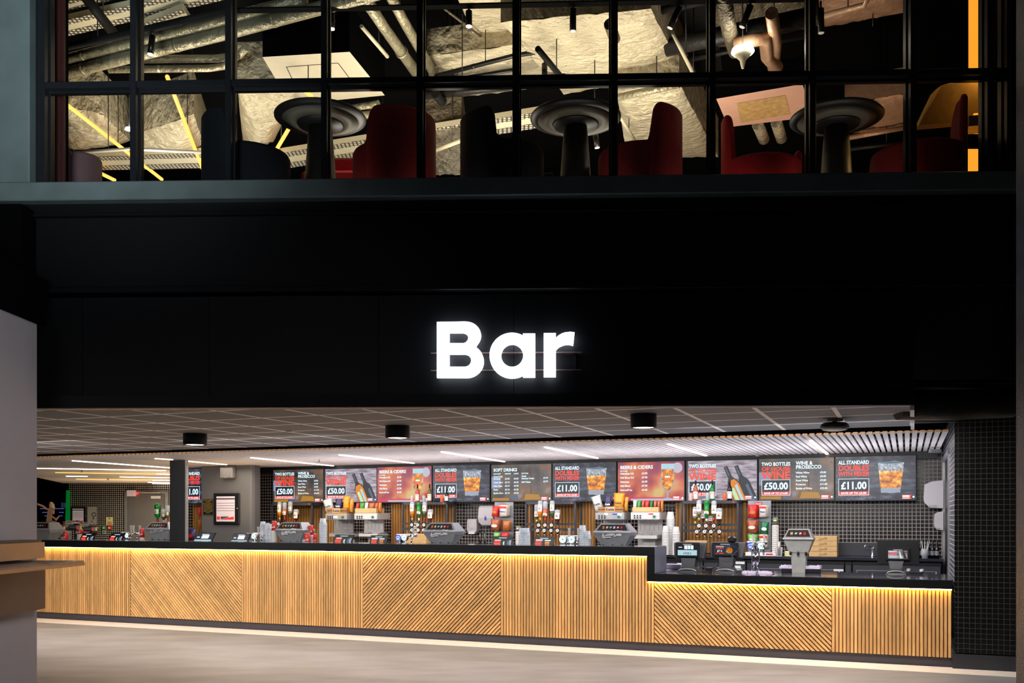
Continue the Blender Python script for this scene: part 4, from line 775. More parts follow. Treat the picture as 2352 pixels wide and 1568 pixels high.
m = MB(); m.tube([(0, 0, .006), (.05, .02, .006), (.1, -.02, .006), (.06, -.03, .008), (.0, -.02, .006)], .004, 'charcoal', 6); m.thing('loose_cable', 'thin dark cable lying on the lowered bar top beside the left till', 'cable', WU(1613, .45, .881), BZ)
t = root('card_reader', 'dark card reader with pale ends right of the lone till', 'card reader', WU(2102, .9, .881), BZ + R(-12))
MB().bbox(-.08, .08, 0, .06, .01, .045, 'charcoal', .008).box(-.06, .06, .01, .05, 0, .01, 'black').build('body', t); MB().bbox(-.09, -.055, -.004, .062, .03, .06, 'paper').build('receipt_cover', t, 'pale end cover'); MB().bbox(.045, .08, -.004, .062, .03, .058, 'paper').build('keypad_cover', t, 'pale end cover')
# cloths and black blocks round the tall tap and the plain fountain
def cloth(px, v, wx, dy, z, label, mt='towel', thick=.012):
    m = MB(); n = 9; k = random.Random(px)
    P_ = [[(-wx / 2 + wx * i / n + k.uniform(-.012, .012), dy * (j / 3 - .5) + k.uniform(-.012, .012), thick + k.uniform(0, thick)) for i in range(n + 1)] for j in range(4)]
    rings = [[(a[0], a[1], 0) for a in P_[0]]] + P_ + [[(a[0], a[1], 0) for a in P_[3]]]
    m.grid(rings, mt, closed=False, cap0=False, cap1=False, smooth=False); m.slab([(-wx / 2, -dy / 2), (wx / 2, -dy / 2), (wx / 2, dy / 2), (-wx / 2, dy / 2)], 0, thick * .6, mt)
    m.thing('bar_towel', label, 'cloth', WU(px, v, z), BZ, 'bar towels')
cloth(1722, .5, .16, .14, .881, 'lilac towel left of the tall chrome beer tap'); cloth(1760, .5, .15, .14, .881, 'lilac towel right of the tall chrome beer tap')
for px, d in ((1810, 'left'), (1862, 'right')):
    w_ = .075 if px == 1810 else .1
    m = MB(); m.bbox(-w_, w_, 0, .14, 0, .045, 'black'); m.thing('bar_caddy', 'low black tray on the %s of the plain soda fountain' % d, 'tray', WU(px, .72, .881), BZ)
    cloth(px, .8, w_ * 2.1, .16, .927, 'folded lilac towel on the black tray to the %s of the plain soda fountain' % d, thick=.02)
# ---- cup stacks
def cups(px, ytop, v, zbase, r, mt, label, ybot=None, rim=.0, shape='cups', grp='cup stacks'):
    z1 = zb(px, ytop, v) - zbase; m = MB(); z = 0; prof = []; n = max(4, int(z1 / .024))
    tb = .09 if z1 > .16 else z1 * .5
    prof.append((r, 0))
    zz = 0
    while zz < z1 - tb: prof += [(r * 1.03, zz), (r * 1.03, zz + .008), (r * .985, zz + .009), (r * .99, zz + .02)]; zz += .022
    prof += [(r * .97, z1 - tb), (r * .74, z1 - .002), (r * .7, z1)]
    m.lathe(prof, mt, n=18); return m.thing('cup_stack', label, 'cups', WU(px, v, zbase), BZ, grp)
for px, yt, r, d in [(604, 1197, .045, 'first clear cup stack left of the red cups at left'), (614, 1201, .045, 'second clear cup stack left of the red cups at left'), (622, 1203, .04, 'third clear cup stack, directly beside the red cups at left'), (742, 1190, .055, 'tall clear cup tower between a wood panel and the first drinks machine'), (1199, 1212, .045, 'clear cup stack, left one of the leaning pair near the green paper cups'), (1210, 1212, .045, 'clear cup stack, right one of the leaning pair near the green paper cups'), (1338, 1206, .05, 'taller clear cup stack left of the largest looking fountain'), (1350, 1219, .045, 'shorter clear cup stack left of the largest looking fountain')]:
    cups(px, yt, .93, .88, r, 'cup_plastic', d)
for px, yt, r, v, d in [(1540, 1175, .058, 2.55, 'tallest clear cup tower left of the rightmost spirits rack'), (1529, 1207, .05, 2.45, 'clear cup stack left of the tallest tower'), (1553, 1209, .05, 2.42, 'clear cup stack right of the tallest tower')]: cups(px, yt, v, BT + .001, r, 'cup_haze', d)
def red_cup(px, ytop, ybot, v, label, r=.042, base=None):
    z0, z1 = zb(px, ybot, v), zb(px, ytop, v); zbase = z0 if base is None else base
    t = root('paper_cup_stack', label, 'cups', WU(px, v, zbase), BZ, 'red drinks cups'); h = z1 - z0; o = z0 - zbase
    MB().lathe([(r, o), (r, o + h * .25)], 'charcoal').build('rims', t) if o == 0 and h < .0 else None
    MB().lathe([(r * 1.05, o), (r * .78, o + h), (r * .72, o + h + .002)], 'red', n=22).build('cup', t)
    if o > .02: MB().lathe([(r * 1.04, 0)] + [(r * (1.06 if i % 2 else 1.0), o * i / 12) for i in range(1, 12)] + [(r * 1.05, o)], 'cup_haze', n=20).build('nested_cups', t, 'pale rims of nested cups')
    MB().script(0, o + h * .35, r * 2.2, -r * 1.0, 'white', .005).build('logo', t, 'white script lettering'); MB().lathe([(r * .8, o + h), (r * .8, o + h + .004)], 'white', n=20).build('rim', t)
red_cup(630, 1196.5, 1218, .8, 'tall red cup stack touching the left side of the lettered fountain at left', .04, .88)
red_cup(714, 1206.5, 1228, .95, 'tall red cup stack right of the lettered fountain at left, the upper one', .042, .88)
red_cup(706, 1224.5, 1248, .75, 'red cup stack right of the lettered fountain at left, the nearest one', .046, .88)
red_cup(723.5, 1226, 1249, .85, 'small red cup stack just left of the clear cup tower', .03, .88)
red_cup(326.5, 1213.5, 1234, .9, 'red cup stack beside the distant door and a soda fountain', .035, .88)
red_cup(151, 1220, 1241, .85, 'largest red cup among the fountains at the far left', .045, .88)
def paper_cups(px, ytop, ymid, v, zbase, r, label):
    z1, zm = zb(px, ytop, v) - zbase, zb(px, ymid, v) - zbase; t = root('paper_cup_stack', label, 'cups', WU(px, v, zbase), BZ, 'hot drink cup stacks')
    p = []; z = 0
    while z < zm: p += [(r * 1.04, z), (r * 1.04, z + .01), (r * .97, z + .011), (r * .97, z + .024)]; z += .026
    MB().lathe(p + [(r * .9, zm)], 'paper_cup', n=20).build('pale_cups', t, 'cream paper cups'); MB().lathe([(r * .95, zm), (r * .86, (zm + z1) / 2), (r * .92, (zm + z1) / 2 + .003), (r * .78, z1)], 'cup_green', n=20).build('top_cup', t, 'olive green top cup'); MB().box(-r * .4, r * .4, -r * .93, -r * .85, z1 - .05, z1 - .035, 'white').build('logo', t)
paper_cups(1781, 1187.5, 1206, 2.6, BT, .045, 'tall cream hot drink cup stack with green top right of the snack bags')
paper_cups(1191, 1207, 1222, 2.6, BT, .045, 'hot drink cup stack with green top left of the rack under the soft drinks screen')
paper_cups(957, 1196, 1208, 2.75, BT, .05, 'hot drink cup stack behind the spirits rack with green bottles')
# ---- spirits racks and optics
def rack(pxl, pxr, yt0, yt1, mids, d):
    v = 2.72; BT = 0.996; t = root('spirits_rack', 'black steel rack holding spirit measures ' + d, 'rack', WU(pxl, v, BT), BZ, 'black racks on the back worktop'); L = span(pxl, pxr, v); zt = zb(pxl, yt0, v) - BT; z1 = zb(pxl, yt1, v) - BT
    for x in (0, L - .028):
        for y in (0, .26): MB().box(x, x + .028, y, y + .028, 0, zt, 'rack').build('post', t)
    MB().box(0, L, 0, .29, z1, zt, 'rack').build('top_shelf', t)
    MB().rect(L - .08, L - .062, (z1 + zt) / 2 - .01, (z1 + zt) / 2 + .01, -.002, 's_red').build('power_light', t, 'small red light')
    for a, b in mids: MB().box(.028, L - .028, .0, .02, zb(pxl, b, v) - BT, zb(pxl, a, v) - BT, 'rack').build('crossbar', t)
    return zt + BT
Z1 = rack(623, 718, 1155, 1160.5, [(1200, 1204)], 'at the left end, behind the lettered fountain')
Z2 = rack(923, 1028, 1153.5, 1159, [(1200, 1203.5), (1211, 1217)], 'below the left beer and whisky screens')
Z3 = rack(1205.5, 1323, 1152, 1158, [(1201, 1205.5), (1213, 1218.5)], 'below the soft drinks screen')
Z4 = rack(1563.5, 1697, 1150, 1156.5, [(1202, 1207), (1215, 1221)], 'below the two right wine screens')
def spirit(px, y0, y1, liq, lab, cap, label, grp, v=2.55, r=.038, square=False, fill=.45, lid=True):
    z0, z1 = zb(px, y1, v), zb(px, y0, v); h = z1 - z0; t = root('spirit_bottle', label, 'bottle', WU(px, v, z0), BZ, grp)
    f = .3 + .6 * fill
    body = [(r * .34, h * .1), (r * .36, h * .2), (r * .7, h * .28), (r, h * .36), (r, h * f)]
    MB().lathe(body + [(r * .98, h * f)], liq, n=18).build('liquid', t)
    MB().lathe([(r * 1.0, h * f), (r, h * .93), (r * .8, h * .985), (r * .3, h)], 'clear_glass' if liq != 'green_glass' else 'green_glass', n=18).build('glass', t)
    MB().lathe([(r * .4, 0), (r * .42, h * .12), (r * .3, h * .13)], cap, n=14).build('cap', t)
    m = MB().lathe([(r * 1.03, h * lab[0]), (r * 1.03, h * lab[1])], 'label', n=12, a0=-150, a1=-30)
    zc = h * (lab[0] + lab[1]) / 2; m.rect(-r * .5, r * .5, zc - h * .06, zc - h * .03, -r * 1.05, 'label_ink'); m.rect(-r * .55, r * .55, zc + h * .07, zc + h * .1, -r * 1.05, 'cap_gold'); m.disc(0, zc + h * .01, r * .22, -r * 1.05, 'cap_red', n=8); m.build('label', t)
GR = {1: 'bottles upside down in the left rack', 2: 'bottles upside down in the rack below the left beer screen', 3: 'bottles upside down in the rack below the soft drinks screen', 4: 'bottles upside down in the rightmost rack'}
S = [(642.6, 1152, 1194, 'amber_liq', (.45, .85), 'cap_gold', 'amber bottle with white label, leftmost hanging in the left rack', 1, .3), (654, 1153, 1194, 'rose_liq', (.3, .5), 'cap_red', 'rosy amber bottle with pale low label in the left rack', 1, .5), (667, 1151, 1194, 'green_red_liq', (.5, .72), 'cap_red', 'clear bottle with red cap and green liquid in the left rack', 1, .2), (680.5, 1169, 1201, 'brown_liq', (.35, .78), 'black', 'squat brown liquor bottle with white label in the left rack', 1, .55),
     (947, 1152, 1195, 'amber_liq', (.5, .88), 'cap_gold', 'amber bottle with white label left of the green bottle, below the left beer screen', 2, .4), (962.4, 1153, 1195, 'green_glass', (.35, .48), 'white', 'bright green bottle, the left one of two green bottles', 2, .9), (975.5, 1152, 1194, 'green_red_liq', (.5, .8), 'cap_red', 'clear bottle with red cap right of the left green bottle', 2, .25), (988.8, 1169, 1201, 'brown_liq', (.35, .78), 'black', 'squat brown liquor bottle above the fountain under the left whisky screen', 2, .55),
     (1233, 1158, 1198, 'olive_glass', (.3, .6), 'yellow', 'pale bottle half hidden, leftmost in the rack below the soft drinks screen', 3, .2), (1241, 1149, 1195, 'amber_liq', (.45, .8), 'cap_gold', 'amber bottle in the rack below the soft drinks screen', 3, .45), (1252.5, 1150, 1196, 'rose_liq', (.25, .38), 'cap_red', 'brown tinted bottle with low pale label below the soft drinks screen', 3, .5), (1268.5, 1149, 1196, 'green_red_liq', (.5, .8), 'cap_red', 'clear bottle with red cap below the soft drinks screen', 3, .3), (1280.5, 1170, 1203, 'brown_liq', (.35, .78), 'black', 'squat brown liquor bottle rightmost below the soft drinks screen', 3, .55),
     (1597, 1163, 1202, 'olive_glass', (.45, .85), 'yellow', 'pale bottle half hidden, leftmost in the rightmost rack', 4, .1), (1605.7, 1148, 1195, 'olive_glass', (.45, .8), 'cap_gold', 'clear bottle with white and gold label in the rightmost rack', 4, .1), (1615, 1171, 1198, 'brown_liq', (.3, .7), 'black', 'small dark bottle left of the right green bottle', 4, .5), (1623, 1149, 1197, 'green_glass', (.35, .48), 'white', 'bright green bottle, the right one of two green bottles', 4, .9), (1632.5, 1184, 1201, 'rose_liq', (.3, .7), 'cap_red', 'small rose bottle between green and clear bottles in the rightmost rack', 4, .7), (1640, 1149, 1195, 'olive_glass', (.35, .75), 'cap_red', 'clear bottle with round emblem and red cap in the rightmost rack', 4, .1), (1652, 1166, 1205, 'brown_liq', (.35, .78), 'black', 'squat brown liquor bottle rightmost in the rightmost rack', 4, .45)]
for px, y0, y1, lq, lb, cp, ds, g, fl in S: spirit(px, y0, y1, lq, lb, cp, ds, GR[g], fill=fl, v=2.62 if 'hidden' in ds or 'small' in ds else 2.55, r=.043 if 'squat' in ds else .036)
O = {1: [(640, 1202.5)], 2: [(946, 1205), (959.7, 1205), (973.8, 1205), (946, 1217), (961, 1217), (973, 1217)], 3: [(1237.5, 1205.6), (1252, 1205.6), (1266.6, 1205.6), (1235, 1218), (1250, 1218), (1265.6, 1218), (1280.5, 1218)], 4: [(1605.7, 1207), (1621.5, 1207), (1639.5, 1207), (1600.5, 1220.6), (1618, 1220.6), (1633, 1220.6), (1652, 1220.6)]}
om = None; k = 0; PL = ['first', 'second', 'third', 'fourth']
for g, L_ in O.items():
    rowy = None
    for px, py in L_:
        if py != rowy: rowy = py; j = 0; row = 'upper' if py < 1210 else 'lower'
        lab_ = 'spirit measure, %s from left, %s row, %s' % (PL[j], row, {1: 'left rack', 2: 'rack below the left beer screen', 3: 'rack below the soft drinks screen', 4: 'rightmost rack'}[g]); j += 1
        p = WU(px, 2.5, zb(px, py, 2.5))
        if om is None:
            om = root('spirit_measure', lab_, 'spirit measure', p, BZ, 'spirit measures on the racks')
            MB().grid([[(r_ * math.cos(2 * math.pi * q_ / 20), y_, r_ * math.sin(2 * math.pi * q_ / 20)) for q_ in range(20)] for r_, y_ in ((.024, .02), (.027, 0), (.024, -.006))], 'black').disc(0, 0, .0235, -.0065, 'white').build('face_ring', om)
            MB().rect(-.008, .008, -.012, .012, -.0072, 'gold').disc(0, .004, .006, -.0078, 'brown_bag', n=8).build('emblem', om)
            MB().lathe([(.012, -.055), (.014, -.028), (.014, .022), (.014, .045)], 'black', (0, .016, 0), n=12).build('valve', om); MB().lathe([(.008, -.066), (.009, -.055)], 'white', (0, .01, 0), n=10).build('nozzle', om)
            MB().box(-.012, .012, .02, .2, -.01, .01, 'steel').build('arm', om)
        else: dup(om, p, lab_)
# wine bottles and cans standing on the racks
def wine(px, y0, y1, glass, label, zs, v=2.8, r=.036, fill=None):
    z1 = zb(px, y0, v); h = z1 - zs; t = root('wine_bottle', label, 'bottle', WU(px, v, zs), BZ, 'wine bottles on top of the racks')
    MB().lathe([(r * .95, 0), (r, .006), (r, h * .52), (r * .85, h * .62), (r * .4, h * .76), (r * .34, h * .8)], glass, n=20).build('body', t); MB().lathe([(r * .36, h * .78), (r * .37, h * .97), (r * .3, h)], 'dark_glass' if glass != 'brown' else 'red', n=14).build('capsule', t)
    MB().lathe([(r * 1.03, h * .1), (r * 1.03, h * .45)], 'label', n=14, a0=-160, a1=-20).rect(-r * .4, r * .4, h * .36, h * .38, -r * 1.05, 'label_ink').build('label', t)
def can(px, y0, mt, label, zs, v=2.76, r=.026):
    h = zb(px, y0, v) - zs; t = root('drinks_can', label, 'can', WU(px, v, zs), BZ, 'slim cans on top of the racks'); MB().lathe([(r * .8, 0), (r, .006), (r, h - .012), (r * .8, h - .002)], mt, n=20).build('body', t); MB().lathe([(r * .82, h - .004), (r * .82, h), (r * .3, h)], 'steel', n=18).build('lid', t)
can(946.5, 1137, 'can_pink', 'pale pink slim can on the rack in front of the left beer screen', Z2); wine(959, 1112, 1153, 'rose_liq', 'rose wine bottle between pink and grey cans, left rack group', Z2); can(973.8, 1137, 'can_grey', 'grey green slim can on the rack in front of the left beer screen', Z2)
wine(987, 1111, 1153, 'olive_glass', 'golden wine bottle between the left beer and whisky screens', Z2); can(1014.8, 1137, 'can_orange', 'orange slim can on the rack in front of the left whisky screen', Z2); wine(1026, 1122, 1153, 'dark_glass', 'dark wine bottle in front of the left whisky screen', Z2, r=.033)
can(1586.7, 1132, 'can_pink', 'pale pink slim can on the rightmost rack', Z4); wine(1597.8, 1103, 1150, 'rose_liq', 'rose wine bottle on the left of the rightmost rack', Z4); can(1625, 1131, 'can_grey', 'grey green slim can on the rightmost rack', Z4); wine(1636, 1103, 1150, 'green_glass', 'green wine bottle on the rightmost rack', Z4)
can(1664.6, 1131, 'can_orange', 'orange slim can on the rightmost rack', Z4); wine(1676, 1102, 1150, 'dark_glass', 'dark wine bottle on the right of the rightmost rack', Z4)
m = MB(); m.box(-15, -11.3, 1.15, 2.2, 0, .84, 'black').box(-15, -11.3, 1.12, 2.22, .84, .879, 'steel_dark'); m.thing('left_service_counter', 'work surface of the left serving area, behind the raised bar top', 'worktop', W(0, 0), BZ)
# ---- drinks machines with crates on top
def machine(pb0, pb1, y0, y1, q0, q1, y2, t0, t1, ty0, ty1, label, tint='steel_light', stickers=()):
    v = 2.42; t = root('drinks_machine', label, 'drinks machine', WU(pb0, v, BT), BZ, 'drinks machines on the back worktop'); X = lambda p, vv=v: ub(p, vv)[0] - ub(pb0, v)[0]; Z = lambda y, vv=v: zb(pb0, y, vv) - BT
    L = X(pb1); MB().bbox(0, L, 0, .42, Z(y1), Z(y0), tint, .006).build('control_box', t)
    h = Z(y0) - Z(y1); m = MB()
    for i in range(3):
        for j in range(2): m.grid([[(L * (.14 + .1 * i) + .011 * math.cos(a_ * .785), yy, Z(y1) + h * (.24 + .28 * j) + .011 * math.sin(a_ * .785)) for a_ in range(8)] for yy in (0, -.012)], 'black')
    m.build('push_buttons', t, 'six small black buttons')
    m = MB(); m.grid([[(L * .82 + .02 * math.cos(a_ * .52), yy, Z(y1) + h * .4 + .02 * math.sin(a_ * .52)) for a_ in range(12)] for yy in (0, -.02)], 'teal_knob'); m.build('knob', t, 'green knob')
    m = MB()
    for a_, b_, c_, d_, mt in stickers: m.rect(L * a_, L * b_, Z(y1) + h * c_, Z(y1) + h * d_, -.003, mt)
    if stickers: m.build('sticker', t, 'small note stickers')
    MB().box(X(q0, v + .36), X(q1, v + .36), .36, .4, Z(y2, v + .36), Z(y1), tint).build('splash_back', t)
    for i in range(5):
        x = L * (.25 + .16 * i); MB().tube([(x, .14, Z(y1)), (x, .14, Z(y1) - .13)], .004, 'steel', 8).lathe([(.008, 0), (.008, .02)], 'steel', (x, .14, Z(y1) - .15), n=8).build('spout', t)
    MB().bbox(X(t0), X(t1), .02, .36, Z(ty1), Z(ty0), tint, .004).build('drip_tray', t)
    MB().box(X((t0 + t1) / 2 - 14), X((t0 + t1) / 2 + 14), .22, .36, 0, Z(ty1), tint).build('leg', t)
    n = MB(); k = random.Random(pb0)
    r1 = [[(X(t0) + (X(t1) - X(t0)) * i / 8, y, Z(ty0) + .004 + k.uniform(.0, .012)) for i in range(9)] for y in (.04, .14, .24, .33)]
    n.grid(r1, 'towel', closed=False, cap0=False, cap1=False, smooth=False); n.build('tray_cloth', t, 'lilac cloth laid on the tray')
    return WU(pb0, v, BT + Z(y0)), L, BT + Z(y0)
STK = (.35, .46, .3, .55, 'white'), (.46, .58, .22, .66, 'cream_bag'), (.62, .86, .62, .84, 'orange')
M1 = machine(747, 796.6, 1179, 1193, 767, 811, 1224, 754, 813, 1225, 1232, 'steel drinks machine with orange sticker, under the left crisps crate', 'steel', STK)
M2 = machine(813.5, 866, 1178.5, 1193, 836, 880, 1223, 822, 865, 1225, 1232, 'pale drinks machine under the left cardboard snack box', 'steel_light', ((.46, .58, .25, .65, 'cream_bag'),))
M3 = machine(1367, 1433.5, 1176.5, 1193, 1386, 1438, 1226, 1372, 1430, 1228, 1236, 'steel drinks machine behind the largest looking fountain, blue sticker', 'steel', ((.32, .44, .6, .95, 'cream_bag'), (.6, .76, .66, .84, 'blue'), (.77, .92, .5, .86, 'white')))
M4 = machine(1448.5, 1515, 1176, 1193, 1465.5, 1521, 1256, 1456, 1508, 1229, 1237, 'pale drinks machine left of the tallest cup tower', 'steel_light', ((.45, .58, .22, .46, 'cream_bag'), (.62, .78, .66, .84, 'red_bag'), (.8, .92, .6, .86, 'white')))
def crate(M, a, b, y0, label):
    v = 2.44; x0 = ub(a, v)[0]; L = span(a, b, v); z0 = M[2] + .002; h = zb(a, y0, v) - z0; t = root('display_crate', label, 'crate', W(x0, v, z0), BZ, 'crisps crates')
    for y in (0, .22):
        for z in (0, h * .56): MB().box(0, L, y, y + .012, z, z + h * .42, 'crate_wood').build('slat', t)
    for x in (0, L - .012):
        MB().box(x, x + .012, .012, .22, 0, h, 'crate_wood').build('end_panel', t)
    MB().box(.012, L - .012, .012, .22, 0, .01, 'crate_wood').build('bottom', t)
    MB().rect(L * .3, L * .68, h * .1, h * 1.02, -.002, 'kraft').text('Kettle', L * .49, h * .3, h * .42, -.004, 'label_ink', L * .32, True).build('sign_board', t, 'kraft sign board with lettering')
    return x0, L, z0 + .0, h
def cbox(M, a, b, y0, label):
    v = 2.44; x0 = ub(a, v)[0]; L = span(a, b, v); z0 = M[2] + .002; h = zb(a, y0, v) - z0; t = root('snack_box', label, 'box', W(x0, v, z0), BZ, 'cardboard snack boxes')
    m = MB(); m.box(0, L, 0, .006, 0, h, 'kraft').box(0, L, .25, .256, 0, h, 'kraft').box(0, .006, 0, .256, 0, h, 'kraft').box(L - .006, L, 0, .256, 0, h, 'kraft').box(0, L, 0, .256, 0, .006, 'kraft'); m.build('tray', t)
    m = MB(); m.ribbon([(L * .82 + L * .1 * math.cos(a_ * .4), h * .5 + h * .3 * math.sin(a_ * .4)) for a_ in range(17)], .003, -.002, 'kraft_ink'); m.build('print', t, 'brown oval print')
    return x0, L, z0, h
def bag(u, v, z, w_, h, mt, name, label, grp, rz=0.0, tilt=0.0, text=None, tm='white', lean=0, patch=None, cat='snack bag'):
    t = root(name, label, cat, W(u, v, z), BZ + rz, grp); n = 8; rings = []
    kr = random.Random(int(u * 1000) + int(z * 100))
    for i, tz in enumerate((0, .08, .2, .4, .6, .8, .92, 1)):
        d = [.003, .012, .028, .036, .036, .026, .01, .003][i]; ww = w_ * ([1, .97, .92, .9, .9, .93, .98, 1.02][i]) / 2; cx = lean * tz * w_
        zz = z * 0 + h * tz
        rings.append([(cx - ww, 0, zz), (cx - ww * .5, -d + kr.uniform(-.003, .003), zz + kr.uniform(-.004, .004)), (cx, -d * 1.1 + kr.uniform(-.003, .003), zz), (cx + ww * .5, -d + kr.uniform(-.003, .003), zz + kr.uniform(-.004, .004)), (cx + ww, 0, zz), (cx + ww * .5, d, zz), (cx, d * 1.1, zz), (cx - ww * .5, d, zz)])
    b = MB().grid(rings, mt, smooth=True).build('packet', t); b.rotation_euler = (0, R(tilt), 0)
    m = MB()
    if mt == 'cream_bag' and text: m.poly([(-w_ * .4, h * .72), (w_ * .4, h * .72), (w_ * .44, h * .9), (-w_ * .44, h * .9)], -.036, 'red_bag')
    if patch: m.disc(lean * .5 * w_, h * .42, w_ * .32, -.041, patch, h * .14, 14)
    if text: m.text(text, lean * .5 * w_, h * .38, h * .13, -.043, tm, w_ * .62, True)
    if m.v: q_ = m.build('print', t, 'printed front'); q_.rotation_euler = (0, R(tilt), 0)
G1 = 'crisp packets in the crates'; G2 = 'chocolate packets in the cardboard boxes'
K1 = crate(M1, 750, 796, 1167, 'wooden crate of crisps on the left drinks machine'); K2 = crate(M3, 1373, 1431, 1163.5, 'wooden crate of crisps on the machine behind the largest looking fountain')
C1 = cbox(M2, 815, 864, 1167, 'open cardboard tray of chocolate packets, the left one of two'); C2 = cbox(M4, 1452, 1513, 1164.5, 'open cardboard tray of chocolate packets, the right one of two')
def bags(K, items, grp, name, zoff=.02):
    for a, b, yt, mt, lab, tx, tm, tl in items:
        v = 2.5; u0, u1 = ub(a, v)[0], ub(b, v)[0]; z0 = K[2] + zoff; bag((u0 + u1) / 2, v + .01, z0, u1 - u0, zb(a, yt, v) - z0, mt, name, lab, grp, tilt=tl, text=tx, tm=tm, patch=None)
bags(K1, [(747, 769, 1145, 'silver_bag', 'silver white crisp packet leaning left in the left crate', 'Kettle', 'ink', -16), (770, 786, 1145, 'navy_bag', 'navy crisp packet in the left crate', 'Kettle', 'white', 0), (786, 802, 1139, 'orange', 'orange crisp packet standing tallest in the left crate', None, None, 3), (801, 810, 1145, 'mustard', 'mustard crisp packet at the right end of the left crate', None, None, 6)], G1, 'crisp_packet')
bags(K2, [(1366, 1388, 1137, 'silver_bag', 'silver white crisp packet leaning left in the right crate', 'Kettle', 'ink', -16), (1389, 1406, 1139, 'navy_bag', 'navy crisp packet with pink top in the right crate', 'Kettle', 'white', -2), (1407, 1433, 1132, 'orange', 'large orange crisp packet in the right crate', 'Kettle', 'ink', 3), (1432, 1441, 1141, 'mustard', 'mustard crisp packet at the right end of the right crate', None, None, 6)], G1, 'crisp_packet')
q1 = [(817.5, 825, 1154.5, 'red_bag', 'red'), (825.5, 837, 1154, 'green_bag', 'green'), (837.5, 845.5, 1154, 'cream_bag', 'cream'), (846, 861, 1154, 'brown_bag', 'wide brown'), (861, 869, 1154, 'brown_bag', 'brown second from right'), (869, 876, 1154, 'gold_bag', 'golden brown rightmost')]
bags(C1, [(a, b, y, m_, n_ + ' chocolate packet in the left cardboard tray', None, None, 0) for a, b, y, m_, n_ in q1], G2, 'chocolate_packet', .012)
q2 = [(1453.5, 1463, 1149, 'cream_bag', 'cream and red'), (1463, 1472.5, 1149, 'green_bag', 'light green'), (1473, 1480.5, 1149, 'brown_bag', 'brown, third from left'), (1480.5, 1491.5, 1149, 'red_bag', 'red'), (1492, 1500, 1149, 'dgreen_bag', 'dark green'), (1500.5, 1509, 1149, 'brown_bag', 'brown, third from right'), (1509, 1517, 1149, 'brown_bag', 'brown, second from right'), (1517, 1524, 1149, 'gold_bag', 'golden brown rightmost')]
bags(C2, [(a, b, y, m_, n_ + ' chocolate packet in the right cardboard tray', None, None, 0) for a, b, y, m_, n_ in q2], G2, 'chocolate_packet', .012)
# ---- hanging snack boards
def board(a, b, y0, y1, label):
    v = 2.78; t = root('snack_board', label, 'display board', WU(a, v, BT), BZ, 'grey snack boards'); L = span(a, b, v); z1 = zb(a, y0, v) - BT; z0 = 0
    MB().box(0, L, 0, .02, z0, z1, 'steel_dark').build('board', t); MB().rect(L * .3, L * .62, z1 - .062, z1 - .025, -.002, 'red').text('Nestle', L * .46, z1 - .052, .018, -.003, 'white', L * .26, True).build('brand_plate', t, 'small red name plate')
board(1136, 1179, 1153, 1240, 'grey board hung with snack bags beside the paper towel dispenser'); board(1718, 1771, 1149.5, 1268, 'grey board hung with snack bags right of the rightmost rack')
def hang(a, b, y0, y1, mt, patch, txt, tm, lab, n=3, tl=0):
    for i in range(n - 1, -1, -1):
        v = 2.66 + .03 * i - .0; u0, u1 = ub(a, v)[0] + .012 * i, ub(b, v)[0] + .012 * i; z0, z1 = zb(a, y1, v), zb(a, y0, v)
        bag((u0 + u1) / 2, v, z0, u1 - u0, z1 - z0, mt, 'snack_bag', lab + (', front one of its peg' if i == 0 else ', number %d behind the front one' % i), 'hanging snack bags', tilt=tl, text=txt if i == 0 else None, tm=tm, patch=patch if i == 0 else None)
hang(1129, 1145, 1162, 1186, 'red_bag', 'gold_bag', 'Maltesers' if 0 else None, 'white', 'red snack bag on the left board', 2, 6); hang(1146, 1167, 1160, 1186, 'cream_bag', None, 'Milkybar', 'blue', 'cream snack bag on the left board', 4, 0)
hang(1126, 1148, 1192, 1218, 'brown_bag', 'cream_bag', None, 'white', 'brown snack bag on the left board', 3, 3); hang(1153, 1172, 1196, 1218, 'gold_bag', 'brown_bag', None, 'white', 'dark golden snack bag on the left board', 2, 4)
hang(1133, 1149, 1223, 1240, 'lgreen_bag', None, None, 'white', 'light green snack bag at the foot of the left board', 1); hang(1150, 1170, 1223, 1240, 'red_bag', None, None, 'white', 'red snack bag at the foot of the left board', 1)
hang(1718, 1740, 1159, 1189, 'red_bag', 'gold_bag', None, 'white', 'red snack bag on the right board', 3); hang(1743, 1762, 1160, 1187, 'cream_bag', None, 'Milkybar', 'blue', 'cream snack bag on the right board', 3)
hang(1715, 1740, 1194, 1223, 'brown_bag', 'cream_bag', None, 'white', 'brown snack bag on the right board', 3); hang(1745, 1765, 1198, 1226, 'dgreen_bag', 'white', None, 'white', 'dark green snack bag on the right board', 1, 4)
hang(1717, 1740, 1227, 1246, 'lgreen_bag', 'cream_bag', None, 'white', 'light green snack bag on the right board', 2); hang(1743, 1764, 1227, 1256, 'cream_bag', None, 'Milkybar', 'blue', 'cream snack bag at the foot of the right board', 2)
m = MB(); m.bbox(0, .18, 0, .1, 0, .05, 'white').bbox(.19, .4, .0, .1, 0, .045, 'white').rect(.27, .36, .015, .035, -.001, 'red'); m.thing('label_boxes', 'row of low white boxes under the right snack board', 'box', WU(1712, 2.55, BT), BZ)
